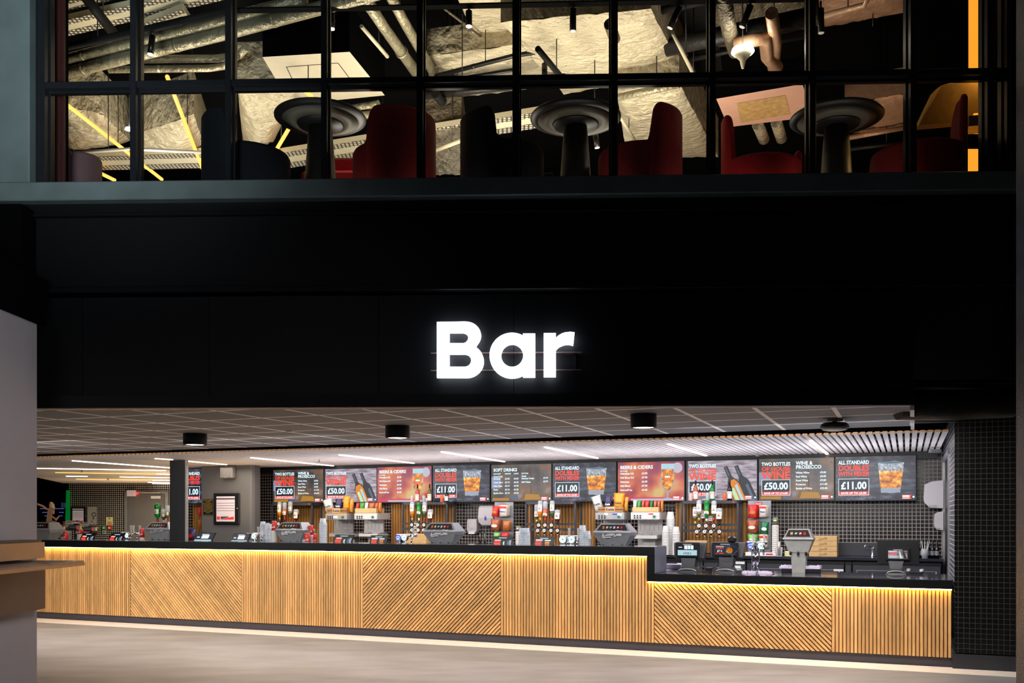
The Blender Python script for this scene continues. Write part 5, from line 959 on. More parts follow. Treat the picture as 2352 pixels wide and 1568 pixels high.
# ---- dispensers on the walls
def wall_box(px0, px1, y0, y1, prof, mt, name, label, v=3.165, depth=.16):
    c = (px0 + px1) / 2; vv = v - depth; w_ = span(px0, px1, vv); z0, z1 = zb(c, y1, vv), zb(c, y0, vv); h = z1 - z0; t = root(name, label, 'dispenser', WU(c, vv, z0), BZ)
    MB().loft([(h * a, -w_ / 2 * b, w_ / 2 * b, depth * d, depth) for a, b, d in prof], mt, smooth=False).build('cover', t); return t, w_, h
pr = [(0, .5, .3), (.06, .6, .1), (.2, .95, .05), (.4, 1, 0), (.88, .96, .05), (.97, .88, .2), (1, .8, .4)]
t, w_, h = wall_box(1098, 1132, 1160, 1208, pr, 'dispenser', 'towel_dispenser', 'large white paper towel dispenser with blue drop on the tiled wall')
MB().poly([(0 + .02 * math.sin(a * .35) * (1 if a < 99 else 1), h * .36 + .026 * -math.cos(a * .35)) for a in range(18)] , -.002, 'blue').poly([(-.018, h * .38), (.018, h * .38), (0, h * .52)], -.0022, 'blue').build('drop_mark', t, 'blue water drop')
t, w_, h = wall_box(1072, 1094.5, 1191, 1226, pr, 'dispenser', 'soap_dispenser', 'small white soap dispenser left of the paper towel dispenser', depth=.1)
MB().box(-w_ * .3, w_ * .3, -.008, .03, h * .0, h * .16, 'white').build('push_bar', t); MB().ribbon([(-w_ * .38, h * .8), (-w_ * .3, h * .45), (0, h * .32), (w_ * .3, h * .45), (w_ * .38, h * .8)], .004, -.003, 'steel').build('seam', t)
def side_disp(pxl, pxr, y0, y1, name, label, u0=-.005):
    t = root(name, label, 'dispenser', W(0, 0), BZ); v0 = 2.95; zt, z0 = zb(pxr, y0, v0), zb(pxr, y1, v0); d = abs(ub(pxl, v0)[0]) ; h = zt - z0
    pf = [(0.01, z0), (-d * .65, z0 + h * .02), (-d * .95, z0 + h * .2), (-d, z0 + h * .35), (-d * .95, z0 + h * .85), (-d * .6, z0 + h * .95), (.01, zt)]
    MB().prism(pf, 2.84, 3.1, 'dispenser').build('cover', t); MB().box(-d * .75, -d * .3, 2.832, 2.84, z0 + h * .04, z0 + h * .12, 'steel').build('outlet', t); return t
side_disp(2121, 2166, 1103, 1167, 'towel_dispenser', 'large white towel dispenser at the right corner, the upper one'); side_disp(2145, 2166, 1174, 1217, 'soap_dispenser', 'rounded white soap dispenser below the towel dispenser at the right corner')
# ---- kraft boxes, splash panel, sink tap, bottles at right
for i, (ya, yb_) in enumerate([(1226, 1237.5), (1238, 1249.5), (1250, 1261), (1261.5, 1273)][::-1]):
    v = 2.6; L = span(1858, 1922.5, v); z0 = BT + .002 + i * .0685
    t = root('kraft_box', 'flat kraft drinks box, %s of the pile of four beside the plain fountain' % ['lowest', 'second lowest', 'second from top', 'topmost'][i], 'box', WU(1858, v, z0), BZ, 'pile of kraft boxes')
    MB().bbox(0, L, 0, .34, 0, .066, 'kraft', .003).build('carton', t)
    MB().script(L * .5 if i != 1 else L * .5, .03, .1, -.002, 'kraft_ink', .003).build('logo', t, 'brown script print')
m = MB(); L = span(1925, 2110, 3.0); m.bbox(0, L, 0, .05, 0, zb(1925, 1246, 3.0) - BT, 'charcoal', .004); m.thing('splash_panel', 'grey upstand panel along the tiles behind the lone till', 'panel', WU(1925, 3.0, BT), BZ)
t = root('sink_tap', 'small chrome tap on the back worktop left of the lone till', 'tap', WU(2004, 2.85, BT), BZ); MB().lathe([(.03, 0), (.03, .01), (.018, .02), (.018, .1)], 'chrome').build('body', t); MB().tube([(0, 0, .09), (-.03, -.03, .14), (-.09, -.06, .15), (-.1, -.07, .11)], .009, 'chrome').build('spout', t); MB().tube([(0, 0, .1), (.02, .0, .13)], .008, 'chrome').build('lever', t)
for i, (px, d) in enumerate([(2108, 'leftmost'), (2119, 'second from left'), (2131, 'middle'), (2142, 'second from right'), (2152, 'rightmost')]):
    v = 2.75; z = BT; h = zb(px, 1240, v) - z; r = .03; t = root('dark_bottle', 'black wine bottle, %s of the five in the right corner' % d, 'bottle', WU(px, v, z), BZ, 'dark bottles in the right corner')
    MB().lathe([(r, 0), (r, h * .5), (r * .4, h * .72), (r * .36, h * .99), (r * .2, h)], 'dark_glass', n=16).build('body', t); MB().lathe([(r * 1.02, h * .15), (r * 1.02, h * .4)], 'steel_dark', n=10, a0=-150, a1=-40).build('label', t)
t = root('glass_of_tools', 'clear glass holding metal stirrers between the dark corner bottles', 'jar', WU(2124, 2.62, BT), BZ); MB().lathe([(.035, 0), (.045, .12)], 'clear_glass', n=18).build('glass', t)
for a in (-.02, 0, .02, .03): MB().tube([(a * .5, 0, .01), (a * 1.8, .01, .22)], .005, 'steel_light', 6).build('stirrer', t)
for px, cc, d in [(1103, 'red', 'with orange label, left one of a pair'), (1113.5, 'label', 'with white label, right one of a pair')]:
    v = 1.0; z = .881; h = zb(px, 1216, v) - z; r = .034; t = root('wine_bottle', 'dark bottle %s under the soap dispenser' % d, 'bottle', WU(px, v, z), BZ, 'pair of dark bottles under the soap dispenser')
    MB().lathe([(r, 0), (r, h * .45), (r * .4, h * .66), (r * .34, h * .98), (r * .2, h)], 'dark_glass', n=16).build('body', t); MB().lathe([(r * 1.03, h * .08), (r * 1.03, h * .3)], 'can_orange' if cc == 'red' else 'label', n=10, a0=-160, a1=-20).build('label', t); MB().ribbon([(-.015, h * .42), (0, h * .5), (.01, h * .42)], .006, -r * .9, 'white').build('emblem', t)
m = MB(); m.lathe([(.04, 0), (.05, .02), (.05, .07), (.04, .09)], 'chrome', n=14); m.thing('metal_shaker', 'small shiny metal pot right of the fountain under the left whisky screen', 'pot', WU(1064, .95, .881 + .08), BZ)
m = MB(); m.bbox(-.2, .2, 0, .25, 0, .2, 'kraft'); m.thing('cardboard_box', 'plain brown cardboard box below the green bottle rack', 'box', WU(952, 2.3, zb(952, 1226, 2.3) - .2), BZ)
m = MB(); m.loft([(0, -.03, .03, -.02, .05), (.12, -.04, .04, -.02, .06)], 'cup_haze'); m.tube([(0, -.03, .02), (0, -.035, .2)], .02, 'steel', 8); m.thing('ice_scoop_holder', 'clear holder with metal scoop beside the tall cream cup stack', 'scoop holder', WU(1790, 2.5, BT), BZ)
m = MB(); m.bbox(0, .09, 0, .08, 0, .07, 'notice').bbox(.1, .13, 0, .03, 0, .06, 'can_orange'); m.thing('carton', 'pale green carton with orange end behind the plain fountain', 'carton', WU(1802, 2.55, BT), BZ)
m = MB(); m.bbox(0, .3, 0, .2, 0, .03, 'kraft'); m.thing('wooden_board', 'thin pale board lying behind the left till', 'board', WU(1573, 2.5, zb(1573, 1246, 2.5)), BZ)
m = MB(); m.bbox(0, .2, 0, .15, 0, .06, 'towel'); m.thing('folded_cloth', 'folded lilac cloth beside the step in the bar', 'cloth', WU(1527, .9, .882), BZ)
# ---- grey pier: speaker, menu frame, plaque
def uzs(a, b, y0, y1, v): c = (a + b) / 2; return span(a, b, v), zb(c, y0, v) - zb(c, y1, v)
v = 2.295; w_, h = uzs(504, 533, 1069.5, 1098, v - .1); t = root('wall_speaker', 'square grey speaker high on the grey pier', 'speaker', WU(518.5, v - .1, zb(518.5, 1098, v - .1)), BZ)
MB().bbox(-w_ / 2, w_ / 2, 0, .1, 0, h, 'speaker_grey', .015).build('cabinet', t); MB().grid([[(w_ * .37 * k_ * math.cos(a * .2618), -.004, h / 2 + w_ * .37 * k_ * math.sin(a * .2618)) for a in range(24)] for k_ in (1, .93)], 'steel_dark', cap0=False, cap1=False).build('grille_ring', t)
def notice_frame(px0, px1, y0, y1, v, label, base_y=None, frame='black', pos=None, rz=BZ, w_=None, h=None):
    if w_ is None: w_, h = uzs(px0, px1, y0, y1, v); pos = WU((px0 + px1) / 2, v, zb((px0 + px1) / 2, y1, v))
    t = root('notice_case', label, 'notice case', pos, rz); MB().bbox(-w_ / 2, w_ / 2, -.03, 0, 0, h, frame, .012).build('case', t)
    m = MB(); m.rect(-w_ * .37, w_ * .34, h * .1, h * .9, -.031, 'paper'); m.rect(-w_ * .37, w_ * .34, h * .8, h * .845, -.032, 'ink'); m.text('NOTICE', -.01, h * .812, h * .022, -.033, 'paper', None, True) if 0 else None
    for z in (.68, .6, .52, .44): m.rect(-w_ * .35, w_ * .32, h * z, h * (z + .012), -.032, 'ink')
    m.rect(-w_ * .35, -w_ * .23, h * .16, h * .26, -.032, 'red_ink'); m.poly([(-w_ * .2, h * .16), (w_ * .3, h * .16), (w_ * .3, h * .26), (-w_ * .2, h * .17)], -.032, 'red_ink'); m.poly([(-w_ * .2, h * .175), (w_ * .1, h * .235), (w_ * .1, h * .26), (-w_ * .2, h * .26)], -.0322, 'ink'); m.build('poster', t, 'pale printed sheet'); MB().disc(w_ * .43, h * .52, .008, -.0315, 'white', n=8).build('lock', t)
notice_frame(492, 551.5, 1132.5, 1204.5, v, 'black lockable notice case with pale sheet on the grey pier')
w_, h = uzs(466, 491, 1145.5, 1183, v); t = root('plaque', 'small black plaque with gold lettering on the grey pier', 'plaque', WU(478.5, v, zb(478.5, 1183, v)), BZ); MB().box(-w_ / 2, w_ / 2, -.006, 0, 0, h, 'black').build('plate', t)
m = MB(); m.frame(-w_ * .47, w_ * .47, h * .02, h * .98, .003, -.007, 'gold')
for i, s_ in enumerate(['FOOD ALLERGY', 'NOTICE', 'If you have a', 'food allergy or', 'a special dietary', 'requirement', 'please inform a', 'member of staff', 'before ordering', 'Thank you']): m.text(s_, 0, h * (.88 - .082 * i), h * .035, -.0075, 'gold', w_ * (.8 if i not in (1, 9) else .4), True)
m.build('lettering', t, 'gold lettering')
# ---- notices on the distant tiled wall
def far(px0, px1, y0, y1, Y=FY - .005): a, b = at_y(px0, y1, Y), at_y(px1, y0, Y); return (a.x + b.x) / 2, Y, a.z, b.x - a.x, b.z - a.z
x, Y, z, w_, h = far(163, 199, 1163.5, 1206); notice_frame(0, 0, 0, 0, 0, 'black notice case with pale sheet on the distant tiled wall', pos=(x, Y, z), rz=0, w_=w_, h=h)
x, Y, z, w_, h = far(201.5, 222.5, 1163, 1204); m = MB(); m.box(-w_ / 2, w_ / 2, -.02, 0, 0, h, 'steel_light'); m.ribbon([(w_ * .2 + .05 * math.cos(a * .6), h * .55 + .05 * math.sin(a * .6)) for a in range(11)], .02, -.021, 'ink'); m.rect(w_ * .05, w_ * .25, h * .3, h * .38, -.021, 'ink'); m.rect(-w_ * .05, w_ * .05, h * .12, h * .2, -.021, 'ink'); m.thing('wall_sign', 'pale grey sign with small dark symbols on the distant tiled wall', 'sign', (x, Y, z))
x, Y, z, w_, h = far(244, 259.5, 1187.5, 1206); m = MB(); m.box(-w_ / 2, w_ / 2, -.01, 0, 0, h, 'notice'); m.disc(0, h * .83, .012 * 1.5, -.011, 'blue', n=10); m.rect(-w_ * .35, w_ * .35, h * .3, h * .48, -.011, 'orange'); m.rect(-w_ * .35, w_ * .35, h * .2, h * .25, -.011, 'green'); m.rect(-w_ * .35, w_ * .35, h * .08, h * .16, -.011, 'red'); m.thing('fire_notice', 'pale yellow instruction notice on the distant tiled wall', 'notice', (x, Y, z))
for px0, px1, y0, y1, mt, lab in [(235.5, 244, 1207.5, 1216, 'green', 'green call point on the distant tiled wall'), (248, 257, 1207.5, 1216, 'red', 'red fire call point on the distant tiled wall'), (236, 244.5, 1217.5, 1226, 'steel_light', 'pale grey key switch under the green call point')]:
    x, Y, z, w_, h = far(px0, px1, y0, y1); t = root('call_point', lab, 'call point', (x, Y, z)); MB().bbox(-w_ / 2, w_ / 2, -.04, 0, 0, h, mt, .006).build('housing', t); MB().rect(-w_ * .25, w_ * .25, h * .3, h * .7, -.041, 'white' if mt != 'steel_light' else 'teal_knob').build('press_plate', t)
# ---- dark lit image of singers on the left
x, Y, z, w_, h = far(70, 147, 1125, 1245, 26.15); t = root('lit_wall_image', 'large dark printed image of two people singing, far left behind the bar', 'poster', (x, Y, z))
MB().box(-w_ / 2, w_ / 2, 0, .04, 0, h, 'black').build('panel', t); m = MB(); X = lambda px: at_y(px, 0, 26.1).x - x; Z = lambda py: at_y(0, py, 26.1).z - z
for a, b, y in [(90, 146, 1168.5), (95, 145, 1177), (100, 142, 1185)]: m.rect(X(a), X(b), Z(y), Z(y - 1.4), -.002, 's_line')
for i in range(4):
    for j in range(5): m.rect(X(139 + j * 2.2), X(139.8 + j * 2.2), Z(1156 + i * 3), Z(1154.5 + i * 3), -.002, 's_line')
m.poly([(X(p), Z(q_)) for p, q_ in [(104, 1198), (108, 1168), (118, 1160), (124, 1172), (122, 1198)]], -.003, 's_tan'); m.poly([(X(p), Z(q_)) for p, q_ in [(111, 1160), (113, 1153), (118, 1152), (123, 1158), (125, 1168), (119, 1166)]], -.004, 's_blond'); m.disc(X(114), Z(1160), X(117) - X(114), -.0045, 's_skin', .07)
m.poly([(X(p), Z(q_)) for p, q_ in [(84, 1155), (98, 1160), (108, 1168), (106, 1171), (96, 1164), (84, 1159)]], -.005, 's_skin'); m.poly([(X(p), Z(q_)) for p, q_ in [(118, 1198), (118, 1180), (126, 1168), (134, 1176), (132, 1198)]], -.0055, 'black'); m.disc(X(121), Z(1175), X(124) - X(121), -.006, 's_skin', .07); m.poly([(X(p), Z(q_)) for p, q_ in [(116, 1182), (127, 1190), (133, 1184), (135, 1186), (128, 1196), (115, 1185)]], -.0065, 's_skin'); m.build('print', t, 'two singing figures in front of blue light lines')
# ---- left serving area: more taps, heads and cups seen end on
def small_fountain(px0, px1, y0, y1, v, label, rz):
    return fountain(px0, px1, y0, y0 + (y1 - y0) * .35, y0 + (y1 - y0) * .5, y1, v, .88, 'yrgr', label, False, 'steel', rz=rz)
small_fountain(116, 128, 1196, 1211, 1.9, 'small looking fountain seen side on, directly behind the cut off fountain', R(50))
small_fountain(153, 166, 1195.5, 1214, 1.7, 'fountain seen side on above the largest red cup', R(50))
small_fountain(186, 201, 1199, 1214, 1.9, 'fountain seen side on below the distant pale grey sign', R(50))
def till_head(px, y, v, label):
    t = root('till', label, 'till', WU(px, v, .88), BZ + R(35), 'tills in the left serving area'); z = zb(px, y, v) - .88
    MB().bbox(-.12, .12, -.05, .05, z - .08, z, 'charcoal', .03).build('head', t); m = MB(); m.rect(.02, .06, z - .07, z - .01, -.052, 'red'); m.rect(.06, .08, z - .07, z - .01, -.052, 'green'); m.rect(.08, .105, z - .07, z - .01, -.052, 'yellow'); m.build('colour_keys', t, 'red, green and yellow strip'); MB().tube([(0, .0, 0), (0, 0, z - .07)], .02, 'black').build('pole', t)
till_head(136, 1207, 1.2, 'till head with coloured strip left of the fountain above the largest red cup'); till_head(174, 1205, 1.4, 'till head with coloured strip below the distant notice case'); till_head(209, 1209, 1.3, 'till head with coloured strip above the first tilted display')
for px, y0, y1, v, d in [(150, 1198, 1212, 1.8, 'behind the till head, far left group'), (184, 1215, 1226, 1.4, 'small one above the first tilted display'), (191, 1217, 1224, 1.5, 'left of two low ones above the first tilted display'), (200, 1219, 1224, 1.5, 'right of two low ones above the first tilted display')]: red_cup(px, y0, y1, v, 'red cup stack ' + d, .05, .88)
for px, d in ((160, 'left'), (172, 'right')):
    s_ = 1 if px == 172 else -1; m = MB(); m.grid([[(-.05, 0, 0), (.05, 0, 0), (.05, .05, 0), (-.05, .05, 0)], [(-.05 - s_ * .14, 0, .26), (.05 - s_ * .14, 0, .26), (.05 - s_ * .14, .05, .26), (-.05 - s_ * .14, .05, .26)]], 'charcoal', smooth=False); m.thing('customer_display', 'dark leaning display panel, %s one of a pair beside the largest red cup' % d, 'display', WU(px, .9, .88), BZ)
# distant bottles above the fountain by the column
spirit(362, 1156.5, 1198, 'green_glass', (.45, .7), 'cap_red', 'green upturned bottle in front of the distant grey door', 'bottles in front of the distant door', v=1.6, r=.05)
spirit(376, 1168, 1198, 'green_red_liq', (.4, .6), 'can_pink', 'clear upturned bottle beside the green one near the black column', 'bottles in front of the distant door', v=1.6, r=.045)
spirit(385, 1160, 1198, 'olive_glass', (.4, .6), 'cap_red', 'clear upturned bottle touching the black column', 'bottles in front of the distant door', v=1.6, r=.035)
m = MB(); m.box(0, .5, 0, .04, 0, zb(358, 1198, 1.65) - .88, 'rack'); m.thing('bottle_stand', 'dark stand carrying the upturned bottles near the black column', 'stand', WU(357, 1.66, .88), BZ)
hang(455, 463, 1164, 1186, 'red_bag', None, None, None, 'red snack bag glimpsed in the gap beside the grey pier', 1); hang(455, 463, 1193, 1214, 'gold_bag', None, None, None, 'golden snack bag glimpsed in the gap beside the grey pier', 1)
bag(ub(440, 2.0)[0], 2.0, zb(440, 1243, 2.0), .2, .22, 'navy_bag', 'snack_bag', 'navy and red snack packet low in the gap beside the grey pier', 'hanging snack bags', patch='red_bag')
# ================================================================ UPSTAIRS LOUNGE
LF = 4.0
def shell_chair(px, Y, rpx, prof, mt, label, seat=True, wsm=7):
    p = at_y(px, 300, Y); r = rpx / F * Y; t = root('tub_chair', label, 'chair', (p.x, Y, LF), 0, 'tub chairs in the upstairs lounge')
    a0, a1 = prof[0][0], prof[-1][1]; n = int((a1 - a0) / 3); rings = []
    def H(a):
        h = 0; ws = 0
        for b0, b1, hh in prof:
            k = 1 / (1 + math.exp(-(a - b0) / 1.1)) * 1 / (1 + math.exp((a - b1) / 1.1)); h += k * hh; ws += k
        return h / max(ws, 1e-4)
    tall = max(q_[2] for q_ in prof); zt = [q_ for q_ in prof if q_[2] == tall][0]
    for i in range(n + 1):
        a = a0 + (a1 - a0) * i / n; h = H(a)
        for e in (a0, a1):
            d = abs(a - e)
            if d < 14: h -= .1 * (1 - d / 14) ** 2
        if zt[0] <= a <= zt[1]:
            for e in (zt[0], zt[1]):
                d = abs(a - e)
                if d < 16: h -= .10 * (1 - d / 16) ** 2.2
        c, s_ = math.cos(R(a)), math.sin(R(a)); f = lambda rr, z: (rr * c, rr * s_, z)
        rings.append([f(r * .97, .12), f(r, .2), f(r, h - .03), f(r - .012, h - .006), f(r - .03, h), f(r - .05, h - .008), f(r - .06, h - .04), f(r - .06, .3), f(r * .7, .12)])
    MB().grid(rings, mt).build('backrest', t)
    MB().lathe([(r * .8, .3), (r - .07, .34), (r - .07, .42), (r - .1, .45), (.01, .455)], mt, n=28).build('seat', t); MB().lathe([(r * .5, 0), (r * .5, .02), (.05, .03), (.05, .3)], 'black', n=24).build('base', t)
    return t
T = .97; Lw = .67
shell_chair(566, 8.38, 99, [(-250, -185, .55), (-185, -100, T), (-100, 30, Lw)], 'dark_velvet', 'dark velvet tub chair left of the left round table')
shell_chair(906, 8.36, 95, [(-205, -124, Lw), (-124, 5, T), (5, 20, .8)], 'wine_velvet', 'deep red tub chair with wide tall back between left and middle round tables')
shell_chair(1153, 8.36, 96, [(-215, -97, T), (-97, 30, Lw + .02)], 'dark_velvet', 'black tub chair left of the middle round table')
shell_chair(1470, 8.36, 96, [(-205, -82, Lw), (-82, 10, T + .03)], 'wine_velvet', 'red tub chair right of the middle round table')
shell_chair(1748, 8.42, 90, [(-215, -155, 1.02), (-155, -20, .6), (-20, 60, .7)], 'red_velvet', 'bright red tub chair with narrow tall back left of the right round table')
shell_chair(2108, 8.36, 104, [(-200, -38, .68), (-38, 15, T + .17)], 'wine_velvet', 'dark red tub chair right of the right round table')
shell_chair(2075, 9.3, 60, [(-200, -110, .86), (-110, 30, .7)], 'wine_velvet', 'dark red tub chair behind the rightmost tub chair')
shell_chair(185, 8.6, 46, [(-200, -90, .76), (-90, 30, .74)], 'mauve', 'dull mauve tub chair beside the ribbed maroon panel')
shell_chair(577, 9.1, 36, [(-200, 30, .87)], 'dark_velvet', 'dark tub chair directly behind the leftmost dark one')
shell_chair(1262, 9.3, 24, [(-200, -60, .83), (-60, 30, .6)], 'dark_velvet', 'small looking dark tub chair behind the middle table base')
shell_chair(1570, 9.2, 42, [(-200, -40, .66), (-40, 30, .62)], 'white_velvet', 'white tub chair peeking out right of the red chair')
p = at_y(790, 400, 9.6); t = root('booth_bench', 'bright red bench seen behind the base of the left round table', 'bench', (p.x, 9.6, LF)); MB().bbox(-.35, .2, 0, .12, 0, 1.12, 'red_velvet', .03).build('backrest', t); MB().bbox(-.35, .2, -.4, 0, 0, .85, 'red_velvet', .03).build('seat', t)
for px, d, a in ((736, 'left', 0), (1322, 'middle', 0), (1921, 'right', 0)):
    Y = 8.43; p = at_y(px, 300, Y); r = .4; zt = 1.025
    t = root('round_table', 'round pedestal table, the %s one of three behind the glazing' % d, 'table', (p.x, Y, LF), 0, 'round tables in the upstairs lounge')
    MB().lathe([(r * .62, zt - .035), (r * .84, zt - .03), (r * .86, zt - .03), (r * .995, zt - .012), (r, zt), (r * .98, zt + .01), (.01, zt + .012)], 'table_dark', n=48).build('tabletop', t)
    MB().lathe([(r * .5, zt - .05), (r * .52, zt - .062), (r * .83, zt - .031), (.05, zt - .031)], 'table_under_lit', n=40).lathe([(.05, zt - .09), (r * .48, zt - .075), (r * .52, zt - .05)], 'table_dark', n=40).build('underside', t, 'paler underside ring')
    MB().lathe([(.21, 0), (.205, .02), (.15, .3), (.1, zt - .06)], 'table_dark', n=32).build('pedestal', t)
# ---- ceiling services
def quad_thing(c, z, h, mt, name, label, cat, group=None, dark=None, extra=None):
    P_ = [at_z(x, y, z) for x, y in c]; o = sum(P_, Vector()) / len(P_); m = MB(); lo = [(q_.x - o.x, q_.y - o.y, 0) for q_ in P_]; up = [(x, y, h) for x, y, _ in lo]
    m.face(lo, mt); m.face(up[::-1], dark or mt)
    for i in range(len(lo)): j = (i + 1) % len(lo); m.face([lo[i], lo[j], up[j], up[i]], dark or mt)
    if extra: extra(m, o)
    return hangers(m.thing(name, label, cat, o, 0, group), [(0, 0, h)])
def hangers(t, pts):     # rods up to the soffit; points in the thing's own frame
    for x, y, z in pts:
        MB().cyl((x, y, z), (x, y, 7.6 - t.location.z), .006, 'black', 6).build('hanger_rod', t)
    return t
def sub(c, z, mt):
    def f(m, o): m.face([(q_.x - o.x, q_.y - o.y, -.004) for q_ in [at_z(x, y, z) for x, y in c]], mt)
    return f
def lines(m, o, c, z, mt, wd=.012):
    P_ = [at_z(x, y, z) for x, y in c]
    for i in range(len(P_)):
        a, b = P_[i] - o, P_[(i + 1) % len(P_)] - o; d = (b - a).normalized(); n = Vector((-d.y, d.x, 0)) * wd
        m.face([(a.x, a.y, -.003), (b.x, b.y, -.003), (b.x + n.x, b.y + n.y, -.003), (a.x + n.x, a.y + n.y, -.003)], mt)
def hump(c, z, h, mt, name, label, cat, amp=.12, n=14):      # soft foil wrapped volume with a sagging underside
    P_ = [at_z(x, y, z) for x, y in c]; o = sum(P_, Vector()) / 4; m = MB(); kr = random.Random(int(c[0][0])); rows_ = []
    for j in range(n + 1):
        v_ = j / n; row = []
        for i in range(n + 1):
            u_ = i / n; q_ = (P_[0] * (1 - u_) + P_[1] * u_) * (1 - v_) + (P_[3] * (1 - u_) + P_[2] * u_) * v_
            e = min(u_, 1 - u_, v_, 1 - v_) * 2; row.append((q_.x - o.x, q_.y - o.y, -amp * (e ** .45) + kr.uniform(-.014, .014)))
        rows_.append(row)
    m.grid(rows_, mt, closed=False, cap0=False, cap1=False)
    b = [(q_.x - o.x, q_.y - o.y) for q_ in P_]
    for i in range(4): a_, c_ = b[i], b[(i + 1) % 4]; m.face([(a_[0], a_[1], 0), (c_[0], c_[1], 0), (c_[0], c_[1], h), (a_[0], a_[1], h)], mt)
    return hangers(m.thing(name, label, cat, o), [(0, 0, -amp * .5)])
G = 'foil wrapped ducts over the lounge'
quad_thing([(603, 131), (803, 119), (884, 219), (668, 240)], 6.3, .5, 'cassette', 'ceiling_cassette', 'black air unit with cream underside hanging over the lounge left of centre', 'air conditioning unit', None, 'void', lambda m, o: (lines(m, o, [(657, 153), (777, 144), (812, 190), (680, 202)], 6.3, 'black', .008)))
quad_thing([(1645, 227), (1843, 193), (1868, 268), (1673, 292)], 6.1, .3, 'cassette_pink', 'ceiling_cassette', 'air unit with pinkish underside and golden panel hanging at the right', 'air conditioning unit', None, 'void', sub([(1692, 237), (1804, 218), (1815, 261), (1702, 281)], 6.1, 'cassette_gold'))
hump([(1030, -50), (1560, -90), (1498, 22), (1092, 88)], 6.9, .4, 'foil', 'foil_duct', 'broad pale foil duct at the top centre behind the light track', 'duct', .05)
hump([(1150, 50), (1495, 20), (1570, 168), (1295, 215)], 6.5, .6, 'foil', 'foil_duct', 'large foil wrapped duct bend above the middle round table', 'duct', .1)
hump([(980, 128), (1235, 96), (1300, 195), (990, 230)], 6.7, .3, 'foil', 'foil_duct', 'crumpled foil duct section left of the large bend', 'duct', .05)
hump([(1415, 205), (1560, 190), (1650, 360), (1440, 360)], 6.2, .5, 'foil', 'foil_duct', 'foil duct behind the red chair right of the middle table', 'duct', .1)
hump([(545, 200), (690, 195), (632, 308), (560, 345)], 6.3, .5, 'foil', 'foil_duct', 'smooth swelling foil duct left of the left round table', 'duct', .25)
hump([(140, 240), (235, 262), (300, 322), (150, 345)], 6.2, .5, 'foil', 'foil_duct', 'low foil duct behind the amber tube at far left', 'duct', .15)
hump([(300, 312), (445, 262), (480, 360), (330, 368)], 6.15, .5, 'foil', 'foil_duct', 'low foil duct behind the leftmost dark chair', 'duct', .15)
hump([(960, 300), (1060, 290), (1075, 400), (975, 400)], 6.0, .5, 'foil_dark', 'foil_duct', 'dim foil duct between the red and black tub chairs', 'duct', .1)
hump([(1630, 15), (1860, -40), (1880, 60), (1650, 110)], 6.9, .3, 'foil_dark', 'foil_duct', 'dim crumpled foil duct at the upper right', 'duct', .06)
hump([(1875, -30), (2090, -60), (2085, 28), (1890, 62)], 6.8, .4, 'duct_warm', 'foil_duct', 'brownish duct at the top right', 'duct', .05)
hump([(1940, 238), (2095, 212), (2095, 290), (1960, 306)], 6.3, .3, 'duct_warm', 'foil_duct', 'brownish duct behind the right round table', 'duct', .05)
quad_thing([(1500, 20), (1640, -10), (1660, 170), (1560, 190)], 7.0, .2, 'tray', 'dark_duct', 'dark flat duct between the two bent foil ducts', 'duct')
def raft(c, z, label):
    def f(m, o):
        (a, b, c2, d) = c
        for s0, s1, mt in ((.0, .3, 'perforated'), (.68, 1, 'perforated')):
            q_ = [(a[0] + (d[0] - a[0]) * s0, a[1] + (d[1] - a[1]) * s0), (b[0] + (c2[0] - b[0]) * s0, b[1] + (c2[1] - b[1]) * s0), (b[0] + (c2[0] - b[0]) * s1, b[1] + (c2[1] - b[1]) * s1), (a[0] + (d[0] - a[0]) * s1, a[1] + (d[1] - a[1]) * s1)]
            sub(q_, z, mt)(m, o)
    quad_thing(c, z, .06, 'cream_metal', 'ceiling_beam', label, 'beam', 'perforated cream beams over the lounge', None, f)
raft([(540, 368), (1252, 254), (1256, 290), (560, 402)], 6.0, 'long perforated cream beam running behind the chairs and tables')
raft([(80, 62), (600, -56), (640, -30), (90, 98)], 6.9, 'perforated cream beam at the upper left corner')
raft([(85, 22), (380, -60), (500, -70), (82, 50)], 7.0, 'perforated cream beam in the extreme upper left corner')
raft([(310, 62), (420, 20), (440, 50), (300, 95)], 6.8, 'short perforated panel above the upper left pipes')
raft([(150, 362), (480, 350), (485, 385), (150, 392)], 6.0, 'pale perforated beam low at the left behind the curved rail')
def pipe(pts, z, r, mt, name, label, grp=None, cat='pipe', n=18):
    P_ = [at_z(x, y, z if not isinstance(z, (list, tuple)) else z[i]) for i, (x, y) in enumerate(pts)]; o = P_[0].copy(); m = MB(); Q = [q_ - o for q_ in P_]
    m.tube(Q, r, mt, n)
    for i in range(len(Q) - 1):       # joint bands
        L_ = (Q[i + 1] - Q[i]).length; k = int(L_ / .9)
        for j in range(1, k + 1): c = Q[i] + (Q[i + 1] - Q[i]) * j / (k + 1); d = (Q[i + 1] - Q[i]).normalized() * .02; m.tube([c - d, c + d], (r if isinstance(r, float) else max(r)) * 1.05, mt, n)
    q = Q[0] * .35 + Q[1] * .65
    return hangers(m.thing(name, label, cat, o, 0, grp), [tuple(q)])
pipe([(90, 153), (300, 99), (600, 24), (700, -2)], 6.4, .058, 'pipe_lag', 'lagged_pipe', 'upper of two thick lagged pipes rising to the right at upper left')
pipe([(90, 182), (300, 130), (520, 76), (745, 16), (900, -25)], 6.3, .062, 'pipe_lag', 'lagged_pipe', 'lower of two thick lagged pipes rising to the right at upper left')
pipe([(250, 160), (480, 157), (515, 152), (545, 128)], 6.3, .036, 'pipe_lag', 'thin_pipe', 'level thin pipe with upturned end, the lower one beneath the thick pipes')
